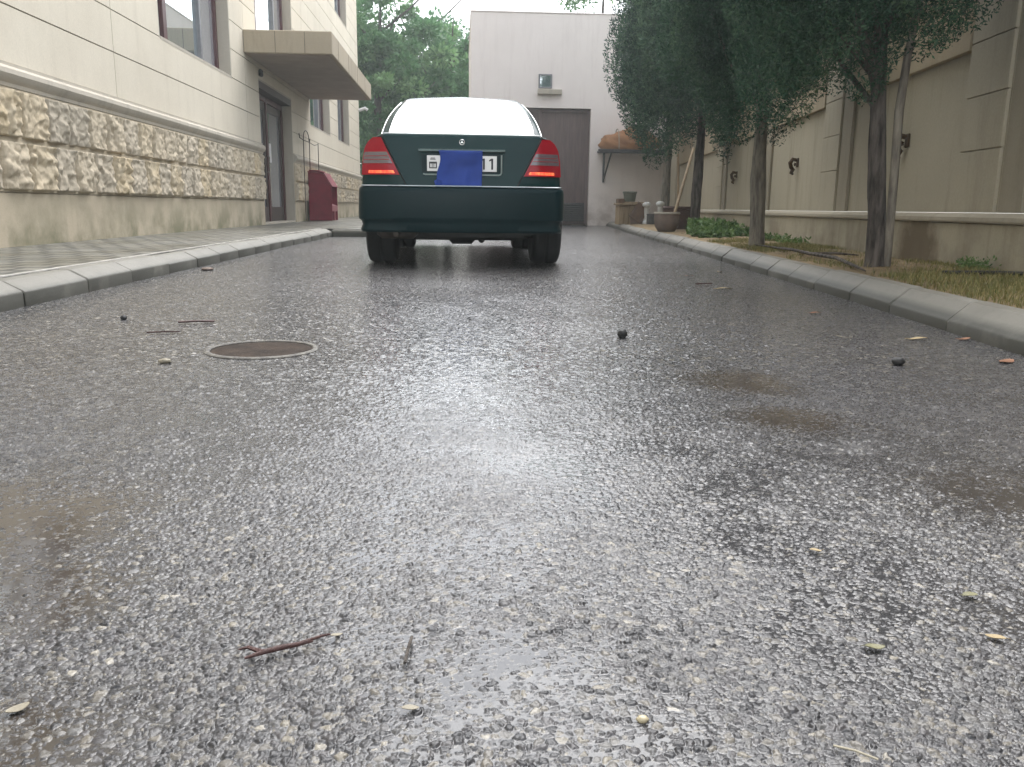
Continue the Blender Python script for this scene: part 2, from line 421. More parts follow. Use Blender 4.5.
class MB:
    """collects shapes in world coordinates and links them as one mesh"""
    def __init__(self):
        self.bm = bmesh.new()
        self.T = Matrix.Identity(4)
    def v(self, p):
        return self.bm.verts.new(self.T @ Vector(p))
    def face(self, vs):
        try:
            return self.bm.faces.new(vs)
        except ValueError:
            return None
    def box(self, x0, x1, y0, y1, z0, z1, bevel=0.0, seg=1):
        vs = [self.v(p) for p in ((x0, y0, z0), (x1, y0, z0), (x1, y1, z0), (x0, y1, z0), (x0, y0, z1), (x1, y0, z1), (x1, y1, z1), (x0, y1, z1))]
        fs = [self.face([vs[i] for i in q]) for q in ((0, 3, 2, 1), (4, 5, 6, 7), (0, 1, 5, 4), (1, 2, 6, 5), (2, 3, 7, 6), (3, 0, 4, 7))]
        if bevel:
            es = list({e for f in fs for e in f.edges})
            bmesh.ops.bevel(self.bm, geom=es, offset=bevel, segments=seg, affect='EDGES', profile=0.5)
        return self
    def prism(self, pts, a, b, axis='y'):
        """2D outline (counter-clockwise) pushed along an axis from a to b"""
        def p3(u, w, t):
            return {'x': (t, u, w), 'y': (u, t, w), 'z': (u, w, t)}[axis]
        lo = [self.v(p3(u, w, a)) for u, w in pts]
        hi = [self.v(p3(u, w, b)) for u, w in pts]
        n = len(pts)
        self.face(lo); self.face(hi[::-1])
        for i in range(n):
            self.face([lo[i], hi[i], hi[(i + 1) % n], lo[(i + 1) % n]])
        return self
    def tube(self, pts, r, n=8, cap=True):
        pts = [Vector(p) for p in pts]
        rs = r if isinstance(r, (list, tuple)) else [r] * len(pts)
        rings = []
        ref = None
        for i, p in enumerate(pts):
            d = (pts[min(i + 1, len(pts) - 1)] - pts[max(i - 1, 0)]).normalized()
            if ref is None:
                ref = d.orthogonal().normalized()
            ref = (ref - d * ref.dot(d)).normalized()
            bb = d.cross(ref)
            rings.append([self.v(p + (ref * math.cos(2 * math.pi * k / n) + bb * math.sin(2 * math.pi * k / n)) * rs[i]) for k in range(n)])
        for a, c in zip(rings, rings[1:]):
            for k in range(n):
                self.face([a[k], a[(k + 1) % n], c[(k + 1) % n], c[k]])
        if cap:
            self.face(rings[0][::-1]); self.face(rings[-1])
        return self
    def lathe(self, prof, c, n=24, axis='z', ring=False):
        def p3(r, h, a):
            q = (r * math.cos(a), r * math.sin(a), h) if axis == 'z' else (h, r * math.cos(a), r * math.sin(a))
            return Vector(q) + Vector(c)
        rings = [[self.v(p3(r, h, 2 * math.pi * k / n)) for k in range(n)] for r, h in prof]
        for a, d in zip(rings, rings[1:] + ([rings[0]] if ring else [])):
            for k in range(n):
                self.face([a[k], a[(k + 1) % n], d[(k + 1) % n], d[k]])
        if not ring:
            self.face(rings[0][::-1]); self.face(rings[-1])
        return self
    def grid(self, P, closed=False):
        """P[i][j] points"""
        V = [[self.v(p) for p in row] for row in P]
        for i in range(len(V) - 1):
            m_ = len(V[i])
            for j in range(m_ if closed else m_ - 1):
                self.face([V[i][j], V[i][(j + 1) % m_], V[i + 1][(j + 1) % m_], V[i + 1][j]])
        return V
    def build(self, name, material, parent=None, smooth=None, merge=False):
        if merge:
            bmesh.ops.remove_doubles(self.bm, verts=self.bm.verts, dist=1e-4)
        bmesh.ops.recalc_face_normals(self.bm, faces=self.bm.faces)
        if parent is not None:
            bmesh.ops.translate(self.bm, verts=self.bm.verts, vec=-root_loc(parent))
        me = bpy.data.meshes.new(name)
        self.bm.to_mesh(me)
        self.bm.free()
        return link(name, me, material, parent, smooth)

def np_mesh(name, V, F, material, parent=None, smooth=None, attrs=None):
    me = bpy.data.meshes.new(name)
    V = np.asarray(V, dtype=np.float32)
    F = np.asarray(F, dtype=np.int32)
    if parent is not None:
        V = V - np.array(root_loc(parent), dtype=np.float32)
    k = F.shape[1]
    me.vertices.add(len(V)); me.vertices.foreach_set('co', V.ravel())
    me.loops.add(F.size); me.loops.foreach_set('vertex_index', F.ravel())
    me.polygons.add(len(F))
    me.polygons.foreach_set('loop_start', np.arange(0, F.size, k, dtype=np.int32))
    for nme, arr in (attrs or {}).items():
        a = me.attributes.new(nme, 'FLOAT', 'POINT')
        a.data.foreach_set('value', np.asarray(arr, dtype=np.float32))
    me.update(calc_edges=True)
    me.validate()
    if smooth:
        me.polygons.foreach_set('use_smooth', np.ones(len(F), dtype=bool))
    return link(name, me, material, parent)

def copy_thing(o, loc, rz, label=None, group=None):
    c = o.copy(); COL.objects.link(c)
    c.location = loc; c.rotation_euler = (0, 0, rz)
    tag(c, label, None, group)
    for ch in list(o.children):
        d = ch.copy(); COL.objects.link(d); d.parent = c
        for g in list(ch.children):
            e = g.copy(); COL.objects.link(e); e.parent = d
    return c

def hash2(ix, iy, s=0):
    h = (ix.astype(np.int64) * 374761393 + iy.astype(np.int64) * 668265263 + s * 974634777) & 0x7fffffff
    h = ((h ^ (h >> 13)) * 1274126177) & 0x7fffffff
    h = ((h ^ (h >> 15)) * 668265263) & 0x7fffffff
    return ((h ^ (h >> 16)) & 0xffffff) / float(0xffffff)

def vnoise(x, y, s=0):
    ix = np.floor(x); iy = np.floor(y)
    fx = x - ix; fy = y - iy
    fx = fx * fx * (3 - 2 * fx); fy = fy * fy * (3 - 2 * fy)
    a = hash2(ix, iy, s); b_ = hash2(ix + 1, iy, s); c = hash2(ix, iy + 1, s); d = hash2(ix + 1, iy + 1, s)
    return (a * (1 - fx) + b_ * fx) * (1 - fy) + (c * (1 - fx) + d * fx) * fy

def fbm(x, y, s=0, oct_=4, gain=0.5):
    t = 0; a = 1; n = 0
    for o in range(oct_):
        t = t + a * vnoise(x * 2 ** o, y * 2 ** o, s + 17 * o); n += a; a *= gain
    return t / n

# ---------------------------------------------------------------- the plan (metres, y runs away from the camera)
KERB_L = -1.95
KR = [(-4, 1.20), (2.63, 1.855), (4.36, 2.05), (6.83, 2.29), (11.13, 2.74), (15.31, 3.12), (19.3, 3.55), (23.28, 3.95)]
def kerb_r(y):
    return float(np.interp(y, [p[0] for p in KR], [p[1] for p in KR]))
def wall_r(y):
    return 3.266 + 0.125 * (y - 5.152)
WALL_L = -3.42
PAVE = 0.12
Y_BACK = 23.3

# ---------------------------------------------------------------- ground
mb = MB()
mb.grid([[(-400, -400, -0.03), (400, -400, -0.03)], [(-400, 900, -0.03), (400, 900, -0.03)]])
tag(mb.build('ground', M['earth']), kind='structure')

def voronoi(x, y, cell, seed):
    gx = np.floor(x / cell); gy = np.floor(y / cell)
    f1 = np.full(x.shape, 9.0); f2 = np.full(x.shape, 9.0); idv = np.zeros(x.shape)
    for dx in (-1, 0, 1):
        for dy in (-1, 0, 1):
            cx = gx + dx; cy = gy + dy
            px = (cx + 0.12 + 0.76 * hash2(cx, cy, seed)) * cell
            py = (cy + 0.12 + 0.76 * hash2(cx, cy, seed + 5)) * cell
            d = np.hypot(x - px, y - py) / cell
            r = hash2(cx, cy, seed + 9)
            near = d < f1
            f2 = np.where(near, f1, np.minimum(f2, d))
            idv = np.where(near, r, idv)
            f1 = np.where(near, d, f1)
    return f1, f2, idv

def build_road():
    # rows get coarser with distance, columns fan out: fine chippings where the surface is seen from close by
    ys = [0.28]
    while ys[-1] < 7.2:
        ys.append(ys[-1] + max(0.0011, ys[-1] ** 2 / (0.46 * 840) * 0.62))
    ys = np.array(ys)
    t = np.concatenate([np.linspace(-2.2, -0.80, 90, endpoint=False), np.linspace(-0.80, 0.86, 1240), np.linspace(0.86, 2.2, 90)[1:]])
    Y, Tt = np.meshgrid(ys, t, indexing='ij')
    X = Tt * (Y + 0.05)
    lim_l = KERB_L - 0.05
    lim_r = np.interp(Y, [p[0] for p in KR], [p[1] for p in KR]) + 0.05
    X = np.clip(X, lim_l, lim_r)
    x = X.ravel(); y = Y.ravel()
    wx = x + 0.0055 * (fbm(x * 180, y * 180, 3, 2) - 0.5); wy = y + 0.0055 * (fbm(x * 150, y * 150, 4, 2) - 0.5)
    a1, a2, ida = voronoi(wx, wy, 0.0092, 1)
    b1, b2, idb = voronoi(wx, wy, 0.0046, 2)
    ea = np.clip((a2 - a1) / 0.45, 0, 1); eb = np.clip((b2 - b1) / 0.45, 0, 1)
    ea = ea * (2 - ea); eb = eb * (2 - eb)
    big = ida > 0.5                      # cells holding one large stone, the others are packed with small ones
    h = np.where(big, ea * (0.0004 + 0.0046 * (ida - 0.3)), 0.0001 + eb * (0.0006 + 0.0021 * idb))
    h = h + 0.0018 * (fbm(x * 260, y * 260, 7, 3) - 0.5) + 0.0016 * (fbm(x * 9, y * 9, 8, 2) - 0.5)
    # how high the water stands
    lev = 0.00102 + 0.0003 * (fbm(x * 2.3, y * 2.3, 11, 4) - 0.5) * 2.0 + 0.0009 * (fbm(x * 14, y * 14, 12, 2) - 0.5)
    mudf = np.zeros(x.shape)
    def pool(cx, cy, rx, ry, up, mud_, rot=0.0):
        nonlocal lev, mudf
        c, s = math.cos(rot), math.sin(rot)
        dx = x - cx; dy = y - cy
        q = ((dx * c + dy * s) / rx) ** 2 + ((-dx * s + dy * c) / ry) ** 2
        g = np.exp(-q * (0.75 + 0.7 * fbm(x * 7, y * 7, 21, 3)))
        lev = lev + up * g
        mudf = np.maximum(mudf, mud_ * np.clip(g * 1.6, 0, 1))
    pool(-0.66, 1.22, 0.17, 0.20, 0.0020, 1.0)
    pool(-0.53, 0.95, 0.12, 0.14, 0.0012, 0.8)
    pool(-0.42, 0.68, 0.10, 0.09, 0.0012, 0.8)
    pool(0.76, 2.22, 0.14, 0.15, 0.0024, 1.0)
    pool(0.74, 1.80, 0.12, 0.11, 0.0022, 0.9)
    pool(0.90, 1.30, 0.13, 0.13, 0.0012, 0.5)
    pool(0.07, 0.93, 0.05, 0.12, 0.0004, 0.0)
    pool(-0.02, 0.69, 0.10, 0.05, 0.0004, 0.0, 0.6)
    pool(0.05, 0.78, 0.12, 0.05, 0.0004, 0.0, -0.4)
    pool(0.14, 1.50, 0.10, 0.16, 0.0004, 0.0)
    fz = np.clip((y - 1.8) / 1.4, 0, 1)
    wet = np.clip((lev - h) / 0.0004, 0, 1)
    z = np.maximum(h, lev)
    pale = np.zeros(x.shape)  # lighter patches painted where the road would mirror the bright window and sky
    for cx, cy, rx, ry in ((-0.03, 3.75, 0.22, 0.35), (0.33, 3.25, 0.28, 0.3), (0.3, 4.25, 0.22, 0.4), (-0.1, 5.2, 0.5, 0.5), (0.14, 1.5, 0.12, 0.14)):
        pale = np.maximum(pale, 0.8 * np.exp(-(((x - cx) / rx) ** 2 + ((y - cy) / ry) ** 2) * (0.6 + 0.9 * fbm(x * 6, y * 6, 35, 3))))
    # neutral height so that the sheet meets the flat remainder of the road
    z = (z - 0.0016) * (1 - 0.45 * fz)
    tone = np.where(big, ida * 2 - 1, idb)
    tone = hash2(np.floor(tone * 9999), np.floor(tone * 777), 3)
    far = np.clip((y - 1.1) / 1.5, 0, 1) + np.clip((y - 2.6) / 5, 0, 1)
    ny, nt_ = len(ys), len(t)
    idx = np.arange(ny * nt_).reshape(ny, nt_)
    F = np.stack([idx[:-1, :-1], idx[:-1, 1:], idx[1:, 1:], idx[1:, :-1]], -1).reshape(-1, 4)
    # drop squares squeezed flat at the kerb
    w = X[:-1, 1:] - X[:-1, :-1]
    F = F[(w.ravel() > 1e-5)]
    V = np.stack([x, y, z], -1)
    # the remainder: coarse sheet from 3.4 m on, and behind the camera
    yy = np.concatenate([np.linspace(ys[-1], 12.9, 200), np.linspace(13.1, 60, 120)])
    uu = np.linspace(0, 1, 120)
    Y2, U2 = np.meshgrid(yy, uu, indexing='ij')
    lr = np.where(Y2 < 23.2, np.interp(Y2, [p[0] for p in KR], [p[1] for p in KR]) + 0.05, 4.0)
    X2 = (KERB_L - 0.05) * (1 - U2) + lr * U2
    x2 = X2.ravel(); y2 = Y2.ravel()
    lev2 = fbm(x2 * 0.9, y2 * 0.9, 31, 4)
    wet2 = np.clip((lev2 - 0.50) / 0.2, 0, 1) * 0.25
    sheen2 = np.zeros(x2.shape)  # painted reflection patches for this sheet, stored as zero
    for cx, cy, rx, ry in ((0.0, 3.75, 0.25, 0.3), (0.33, 3.3, 0.3, 0.2), (0.3, 4.25, 0.22, 0.3), (-0.1, 5.2, 0.5, 0.3)):
        sheen2 = np.maximum(sheen2, np.exp(-(((x2 - cx) / rx) ** 2 + ((y2 - cy) / ry) ** 2) * (0.6 + 0.8 * fbm(x2 * 5, y2 * 5, 35, 3))))
    V2 = np.stack([x2, y2, np.full(x2.shape, 0.0005) + 0.01 * (fbm(x2 * 0.8, y2 * 0.8, 33, 2) - 0.5) * np.clip((y2 - 7.2) / 2, 0, 1)], -1)
    i2 = np.arange(len(x2)).reshape(len(yy), len(uu)) + len(x)
    F2 = np.stack([i2[:-1, :-1], i2[:-1, 1:], i2[1:, 1:], i2[1:, :-1]], -1).reshape(-1, 4)
    V3 = np.array([(-2.0, -30, 0), (2.6, -30, 0), (2.6, 0.28, 0), (-2.0, 0.28, 0)])
    F3 = np.array([[0, 1, 2, 3]]) + len(x) + len(x2)
    return np_mesh('road', np.concatenate([V, V2, V3]), np.concatenate([F, F2, F3]), M['asphalt'], None, True,
                   {'tone': np.concatenate([tone, np.full(len(x2) + 4, 0.4)]),
                    'wet': np.concatenate([wet, wet2, [0.2] * 4]),
                    'mud': np.concatenate([mudf, np.zeros(len(x2) + 4)]),
                    'far': np.concatenate([far, np.full(len(x2) + 4, 1.95)]),
                    'pale': np.concatenate([pale, sheen2 * 0, [0] * 4])})
tag(build_road(), kind='structure')

# pavement at the foot of the stone building, stepping out further back
mb = MB()
mb.box(WALL_L, KERB_L - 0.145, -6, 13.0, -0.02, PAVE)
mb.box(WALL_L - 1.0, -1.30, 13.0, 31, -0.02, PAVE - 0.003)
tag(mb.build('pavement', M['paving']), kind='structure')

def kerb_stones(name, line, side, length, z_top=0.118, rise=0.060):
    """line: function y -> (x of foot); side: -1 stones lie to the left, +1 to the right; open joints between stones"""
    mb = MB()
    y = -3.0
    rng = random.Random(5)
    while y < line[1]:
        L_ = min(length * rng.uniform(0.94, 1.06), line[1] - y + 0.001)
        a, c = y + 0.004, y + L_ - 0.004
        dz = rng.uniform(-0.004, 0.004); dx = rng.uniform(-0.004, 0.004)
        prof = [(0, -0.02), (0, rise), (0.008, rise + 0.010), (0.085, z_top - 0.008), (0.095, z_top - 0.003), (0.15, z_top), (0.15, -0.02)]
        rows = []
        for yy in (a, a + 0.006, c - 0.006, c):
            inset = 0.004 if yy in (a, c) else 0.0
            rows.append([(line[0](yy) + side * (u + inset * (0 < i < 5)) + dx, yy, w + dz - inset * (0 < i < 6)) for i, (u, w) in enumerate(prof)])
        V = mb.grid(rows)
        mb.face(V[0]); mb.face(V[-1][::-1])
        y += L_
    return mb.build(name, M['kerb'], None, 40)
tag(kerb_stones('kerb', (lambda y: KERB_L, 12.98), -1, 0.62), kind='structure')
tag(kerb_stones('kerb', (kerb_r, 23.2), 1, 0.56, 0.118, 0.036), kind='structure')
# kerb face where the pavement steps out, and the grout line behind the left kerb
mb = MB()
mb.box(KERB_L + 0.01, -1.26, 12.88, 13.0, -0.02, PAVE - 0.012, 0.02, 2)
mb.box(-1.30, -1.16, 13.0, 31, -0.02, PAVE - 0.008, 0.02, 2)
tag(mb.build('kerb', M['kerb']), kind='structure')
mb = MB()
mb.box(KERB_L - 0.165, KERB_L - 0.152, -3, 12.95, 0.10, PAVE + 0.006)
tag(mb.build('kerb_grout', M['grout']), kind='structure')

# planting bed
rows = []
rr_ = random.Random(3)
ysb = np.linspace(-3, 23.2, 200)
for y in ysb:
    row = []
    for j in range(26):
        u = j / 25
        x = (kerb_r(y) + 0.148) * (1 - u) + (wall_r(y) + 0.02) * u
        z = 0.108 + 0.05 * math.sin(math.pi * u) * 0.5 + 0.03 * float(fbm(np.array([x * 3.0]), np.array([y * 3.0]), 41, 3)[0] - 0.5)
        if j == 0: z = 0.10
        row.append((x, float(y), z))
    rows.append(row)
mb = MB(); mb.grid(rows)
tag(mb.build('soil_bed', M['soil'], None, 180), kind='structure')

# ---------------------------------------------------------------- left: limestone building
bld = thing('stone_building', (WALL_L, 12.0, 0.0), 'cream limestone building with rock-faced stone band, maroon windows and canopied door', 'building')
YA, YE = -3.0, 29.5
D0, D1 = 15.15, 17.95        # door recess
WINS = [(10.36, 13.45, 2.30, 3.95), (15.1, 18.3, 3.25, 4.95), (20.1, 23.06, 2.225, 3.9), (24.5, 26.9, 2.225, 3.9), (4.4, 7.49, 2.30, 3.95)]
mb = MB()
for a, c in ((YA, D0), (D1, YE)):
    mb.box(WALL_L - 0.4, WALL_L, a, c, -0.02, 0.53, 0.008)
mb.build('plinth', M['plinth'], bld)

def stone_band():
    Vs, Fs, Ts = [], [], []
    off = 0
    rng = random.Random(11)
    n = 30
    for (a, c) in ((YA, D0), (D1, YE)):
        for row, (z0, z1) in enumerate(((0.53, 0.925), (0.925, 1.305))):
            y = a - (0.0 if row else 0.2)
            k = 0
            while y < c:
                w = 0.41 * rng.uniform(0.93, 1.07)
                y0, y1 = max(y, a), min(y + w, c)
                if y1 - y0 > 0.06:
                    u, v_ = np.meshgrid(np.linspace(0, 1, n), np.linspace(0, 1, n), indexing='ij')
                    yy = y0 + 0.015 + (y1 - y0 - 0.030) * u
                    zz = z0 + 0.010 + (z1 - z0 - 0.020) * v_
                    sx, sy = yy * 4.6 + row * 33 + k * 3.7, zz * 4.6 + k * 1.9
                    rdg = 1 - np.abs(2 * fbm(sx + 0.8 * fbm(sx * 1.7, sy * 1.7, 51, 2), sy, 52 + k % 5, 4, 0.55) - 1)
                    e = np.minimum(np.minimum(u, 1 - u) * (y1 - y0), np.minimum(v_, 1 - v_) * (z1 - z0))
                    edge = np.clip(e / 0.011, 0, 1); edge = edge * (2 - edge)
                    chunk = fbm(yy * 10 + 5 + k * 2.3, zz * 10, 57, 3)
                    d = edge * (0.030 + 0.040 * rdg ** 1.5 + 0.046 * (np.abs(chunk - 0.5) * 2 - 0.2) + 0.016 * (fbm(yy * 45, zz * 45, 58, 2) - 0.5)) - 0.020 + rng.uniform(-0.004, 0.008)
                    rim = (e < 1e-6)
                    d = np.where(rim, -0.035, d)
                    Vs.append(np.stack([np.full(yy.shape, WALL_L) + d, yy, zz], -1).reshape(-1, 3))
                    idx = np.arange(n * n).reshape(n, n) + off
                    Fs.append(np.stack([idx[:-1, :-1], idx[1:, :-1], idx[1:, 1:], idx[:-1, 1:]], -1).reshape(-1, 4))
                    t = rng.choice([0.02, 0.1, 0.2, 0.3, 0.35, 0.4, 0.45, 0.5, 0.62, 0.85])
                    Ts.append(np.clip(np.full(n * n, t) + 0.12 * (fbm(yy * 9, zz * 9, 61, 3).ravel() - 0.5), 0, 1))
                    off += n * n
                y += w; k += 1
    return np_mesh('stone_band', np.concatenate(Vs), np.concatenate(Fs), M['stone'], bld, False, {'tone': np.concatenate(Ts)})
stone_band()
mb = MB()
for a, c in ((YA, D0), (D1, YE)):
    mb.box(WALL_L - 0.4, WALL_L + 0.006, a + 0.002, c - 0.002, 0.532, 1.303)
mb.build('mortar_bed', M['plinth'], bld)
# moulding
mb = MB()
prof = [(WALL_L - 0.3, 1.307), (WALL_L + 0.012, 1.307), (WALL_L + 0.018, 1.335), (WALL_L + 0.045, 1.36), (WALL_L + 0.062, 1.395), (WALL_L + 0.058, 1.43), (WALL_L + 0.03, 1.455), (WALL_L + 0.008, 1.462), (WALL_L + 0.008, 1.484), (WALL_L - 0.3, 1.484)]
for a, c in ((YA, D0), (D1, YE)):
    mb.prism(prof, a, c, 'y')
mb.build('moulding', M['mould'], bld, 30)

# smooth courses with open joints
courses = [1.486, 1.915, 2.315] + [2.315 + 0.41 * i for i in range(1, 18)]
mb = MB(); jb = MB()
FX = WALL_L - 0.012
rng = random.Random(8)
def cut(segs, a, c):
    out = []
    for s, e in segs:
        if c <= s or a >= e: out.append((s, e)); continue
        if s < a: out.append((s, a))
        if c < e: out.append((c, e))
    return out
openings = WINS + [(D0, D1, -1, 2.55), (15.1, 18.3, 6.4, 8.0), (20.1, 23.06, 5.6, 7.3), (24.5, 26.9, 5.6, 7.3), (10.36, 13.45, 5.6, 7.3)]
fixedj = {1: [14.28, 18.5], 2: [14.28, 18.5, 9.3], 3: [14.28, 18.5]}
zcuts = sorted(set(courses + [o[2] for o in openings if o[2] > 1.5] + [o[3] for o in openings if o[3] > 1.5]))
for i in range(len(zcuts) - 1):
    z0, z1 = zcuts[i], zcuts[i + 1]
    segs = [(YA, YE)]
    for (a, c, b0, b1) in openings:
        if b0 < z1 - 1e-4 and b1 > z0 + 1e-4: segs = cut(segs, a, c)
    g0 = 0.006 if any(abs(z0 - q) < 1e-6 for q in courses) else 0.0
    g1 = 0.006 if any(abs(z1 - q) < 1e-6 for q in courses) else 0.0
    for s, e in segs:
        jb.box(FX - 0.4, FX - 0.016, s + 0.002, e - 0.002, z0, z1)
        cuts = [s] + [q for q in (14.28, 18.5, 9.0, 4.1, 19.4, 23.8, 27.6) if s + 0.3 < q < e - 0.3 and (q in (14.28, 18.5) or rng.random() < 0.5)] + [e]
        cuts.sort()
        for j in range(len(cuts) - 1):
            a = cuts[j] + (0.005 if j else 0); c = cuts[j + 1] - (0.005 if j < len(cuts) - 2 else 0)
            mb.box(FX - 0.016, FX, a, c, z0 + g0, z1 - g1)
        # inside faces of the openings are dressed stone too
jb.box(WALL_L - 6, WALL_L - 0.45, YA, YE, -0.02, 9.2)
jb.build('wall_core', M['joint'], bld)
mb.build('wall', M['plaster_l'], bld)

def reveal(y0, y1, z0, z1, depth):
    """stone lining of an opening"""
    q = MB()
    x0, x1 = FX - depth - 0.02, FX - 0.003
    q.box(x0, x1, y0 - 0.001, y0 + 0.03, z0, z1)
    q.box(x0, x1, y1 - 0.03, y1 + 0.001, z0, z1)
    q.box(x0, x1 + 0.006, y0 + 0.03, y1 - 0.03, z0 - 0.004, z0 + 0.03)
    q.box(x0, x1, y0 + 0.03, y1 - 0.03, z1 - 0.03, z1)
    return q

def window(y0, y1, z0, z1, n_mull=1):
    x = FX - 0.20
    rv = reveal(y0, y1, z0, z1, 0.20)
    w = rv.build('window', M['mould'], bld)
    a, c, e, f = y0 + 0.032, y1 - 0.032, z0 + 0.032, z1 - 0.032
    q = MB()
    t = 0.085
    q.box(x - 0.03, x + 0.03, a, a + t, e, f, 0.006)
    q.box(x - 0.03, x + 0.03, c - t, c, e, f, 0.006)
    q.box(x - 0.03, x + 0.03, a + t + 0.001, c - t - 0.001, e, e + 0.05, 0.006)
    q.box(x - 0.03, x + 0.03, a + t + 0.001, c - t - 0.001, f - t, f, 0.006)
    q.box(x - 0.028, x + 0.034, a + 0.215 * (c - a), a + 0.215 * (c - a) + 0.13, e + 0.051, f - t - 0.001, 0.006)
    q.build('frame', M['frame_red'], w)
    ym = a + (c - a) * 0.72
    q = MB()
    q.box(x - 0.025, x + 0.036, ym - 0.035, ym + 0.035, e + 0.051, f - t - 0.001, 0.006)
    q.build('mullion', M['frame_grey'], w)
    q = MB(); q.box(x - 0.02, x - 0.012, a + t, ym - 0.034, e + 0.05, f - t); q.build('pane', M['pane'], w)
    q = MB(); q.box(x - 0.02, x - 0.012, ym + 0.034, c - t, e + 0.05, f - t); q.build('pane', M['pane_grey'], w)
    q = MB(); q.box(x - 0.21, x - 0.2, y0, y1, z0, z1); q.build('curtain', M['curtain'], w)
for wdw in WINS + [o for o in openings[len(WINS) + 1:]]:
    window(*wdw)

# door in its recess
dx = FX - 0.23
door = reveal(D0, D1, 0.118, 2.55, 0.23).build('door', M['mould'], bld)
q = MB()
for a, c in ((D0 + 0.032, D0 + 0.16), (D1 - 0.14, D1 - 0.032), (D0 + 1.30, D0 + 1.40)):
    q.box(dx - 0.05, dx + 0.05, a, c, 0.12, 2.40, 0.008)
q.box(dx - 0.05, dx + 0.05, D0 + 0.161, D0 + 1.299, 2.30, 2.40, 0.008)
q.box(dx - 0.05, dx + 0.05, D0 + 1.401, D1 - 0.141, 2.30, 2.40, 0.008)
q.build('frame', M['frame_red'], door)
for a, c in ((D0 + 0.163, D0 + 1.297), (D0 + 1.403, D1 - 0.143)):
    q = MB()
    q.box(dx - 0.03, dx + 0.025, a, a + 0.13, 0.13, 2.297, 0.006)
    q.box(dx - 0.03, dx + 0.025, c - 0.13, c, 0.13, 2.297, 0.006)
    q.box(dx - 0.03, dx + 0.025, a + 0.131, c - 0.131, 0.13, 0.42, 0.006)
    q.box(dx - 0.03, dx + 0.025, a + 0.131, c - 0.131, 2.16, 2.297, 0.006)
    q.build('leaf', M['door_dark'], door)
    q = MB(); q.box(dx - 0.01, dx - 0.002, a + 0.13, c - 0.13, 0.42, 2.16); q.build('pane', M['pane_grey'], door)
q = MB()
q.tube([(dx + 0.03, D0 + 1.24, 1.05), (dx + 0.085, D0 + 1.24, 1.07), (dx + 0.085, D0 + 1.24, 1.33), (dx + 0.03, D0 + 1.24, 1.35)], 0.012, 8)
q.build('handle', M['chrome'], door, 40)
q = MB(); q.box(dx + 0.0, dx + 0.004, D0 + 1.55, D0 + 1.80, 1.25, 1.60); q.build('notice', M['lamp_white'], door)
q = MB(); q.box(dx - 0.06, FX - 0.004, D0 + 0.031, D1 - 0.031, 2.401, 2.52); q.build('lintel', M['door_dark'], door)

# canopy slab over the door
mb = MB()
c0, c1, cx = 14.23, 20.1, -2.05
mb.box(WALL_L - 0.01, cx, c0, c1, 2.80, 3.145, 0.012)
can = mb.build('canopy', M['canopy'], bld)
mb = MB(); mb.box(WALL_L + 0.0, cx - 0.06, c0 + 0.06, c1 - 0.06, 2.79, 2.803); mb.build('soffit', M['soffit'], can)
mb = MB()
for i in range(4):
    yj = c0 + 0.7 + i * 1.3
    mb.box(cx - 0.002, cx + 0.003, yj, yj + 0.008, 2.81, 3.13)
for i in range(2):
    xj = WALL_L + 0.48 + 0.46 * i
    mb.box(xj, xj + 0.008, c0 - 0.003, c0 + 0.002, 2.81, 3.13)
mb.build('slab_joint', M['joint'], can)
# white roof edge lamp / gutter outlet at the far corner
mb = MB(); mb.tube([(WALL_L + 0.02, 29.3, 3.55), (WALL_L + 0.22, 29.3, 3.62), (WALL_L + 0.30, 29.3, 3.56)], 0.05, 8)
mb.build('pipe_outlet', M['lamp_white'], bld, 40)
mb = MB()
mb.box(FX - 0.001, FX + 0.06, D0 + 0.02, D0 + 0.14, 2.58, 2.70, 0.02)
mb.build('wall_lamp', M['black'], bld, 40)

# ---------------------------------------------------------------- maroon metal bin beside the door, wire rack behind
binr = thing('metal_bin', (-3.25, 19.6, PAVE), 'dark red sheet metal bin with sloped lid and open front beside the entrance', 'bin')
XB0, XB1, YB0, YB1, ZB = -3.37, -2.87, 19.2, 20.05, 0.13
side = [(XB0, ZB), (XB1, ZB), (XB1, 0.86), (XB1 - 0.17, 1.13), (XB0, 1.16)]
for a, c in ((YB0, YB0 + 0.02), (YB1 - 0.02, YB1)):
    mb = MB(); mb.prism(side, a, c, 'y'); mb.build('side_panel', M['maroon'], binr)
mb = MB(); mb.box(XB0, XB0 + 0.02, YB0 + 0.021, YB1 - 0.021, ZB, 1.14); mb.build('back_panel', M['wire'], binr)  # dark material stands in for the shade inside the open bin
mb = MB(); mb.prism([(XB1 - 0.005, 0.87), (XB1 + 0.02, 0.87), (XB1 - 0.16, 1.165), (XB0 - 0.01, 1.19), (XB0 - 0.01, 1.165), (XB1 - 0.17, 1.14)], YB0 - 0.012, YB1 + 0.012, 'y')
lid = mb.build('lid', M['maroon_pale'], binr)
mb = MB(); mb.box(XB0 + 0.02, XB0 + 0.24, YB0 - 0.02, YB1 + 0.02, 1.191, 1.215, 0.004); mb.build('hinge_bar', M['maroon'], lid)
mb = MB(); mb.prism([(XB0 + 0.02, 0.40), (XB1, 0.33), (XB1, 0.45), (XB1 - 0.12, 0.50), (XB0 + 0.02, 0.62)], YB0 + 0.021, YB1 - 0.021, 'y'); mb.build('shelf', M['maroon_pale'], binr)
mb = MB(); mb.box(XB1 - 0.03, XB1 - 0.005, YB0 + 0.35, YB0 + 0.55, ZB, 0.329); mb.build('front_post', M['maroon'], binr)

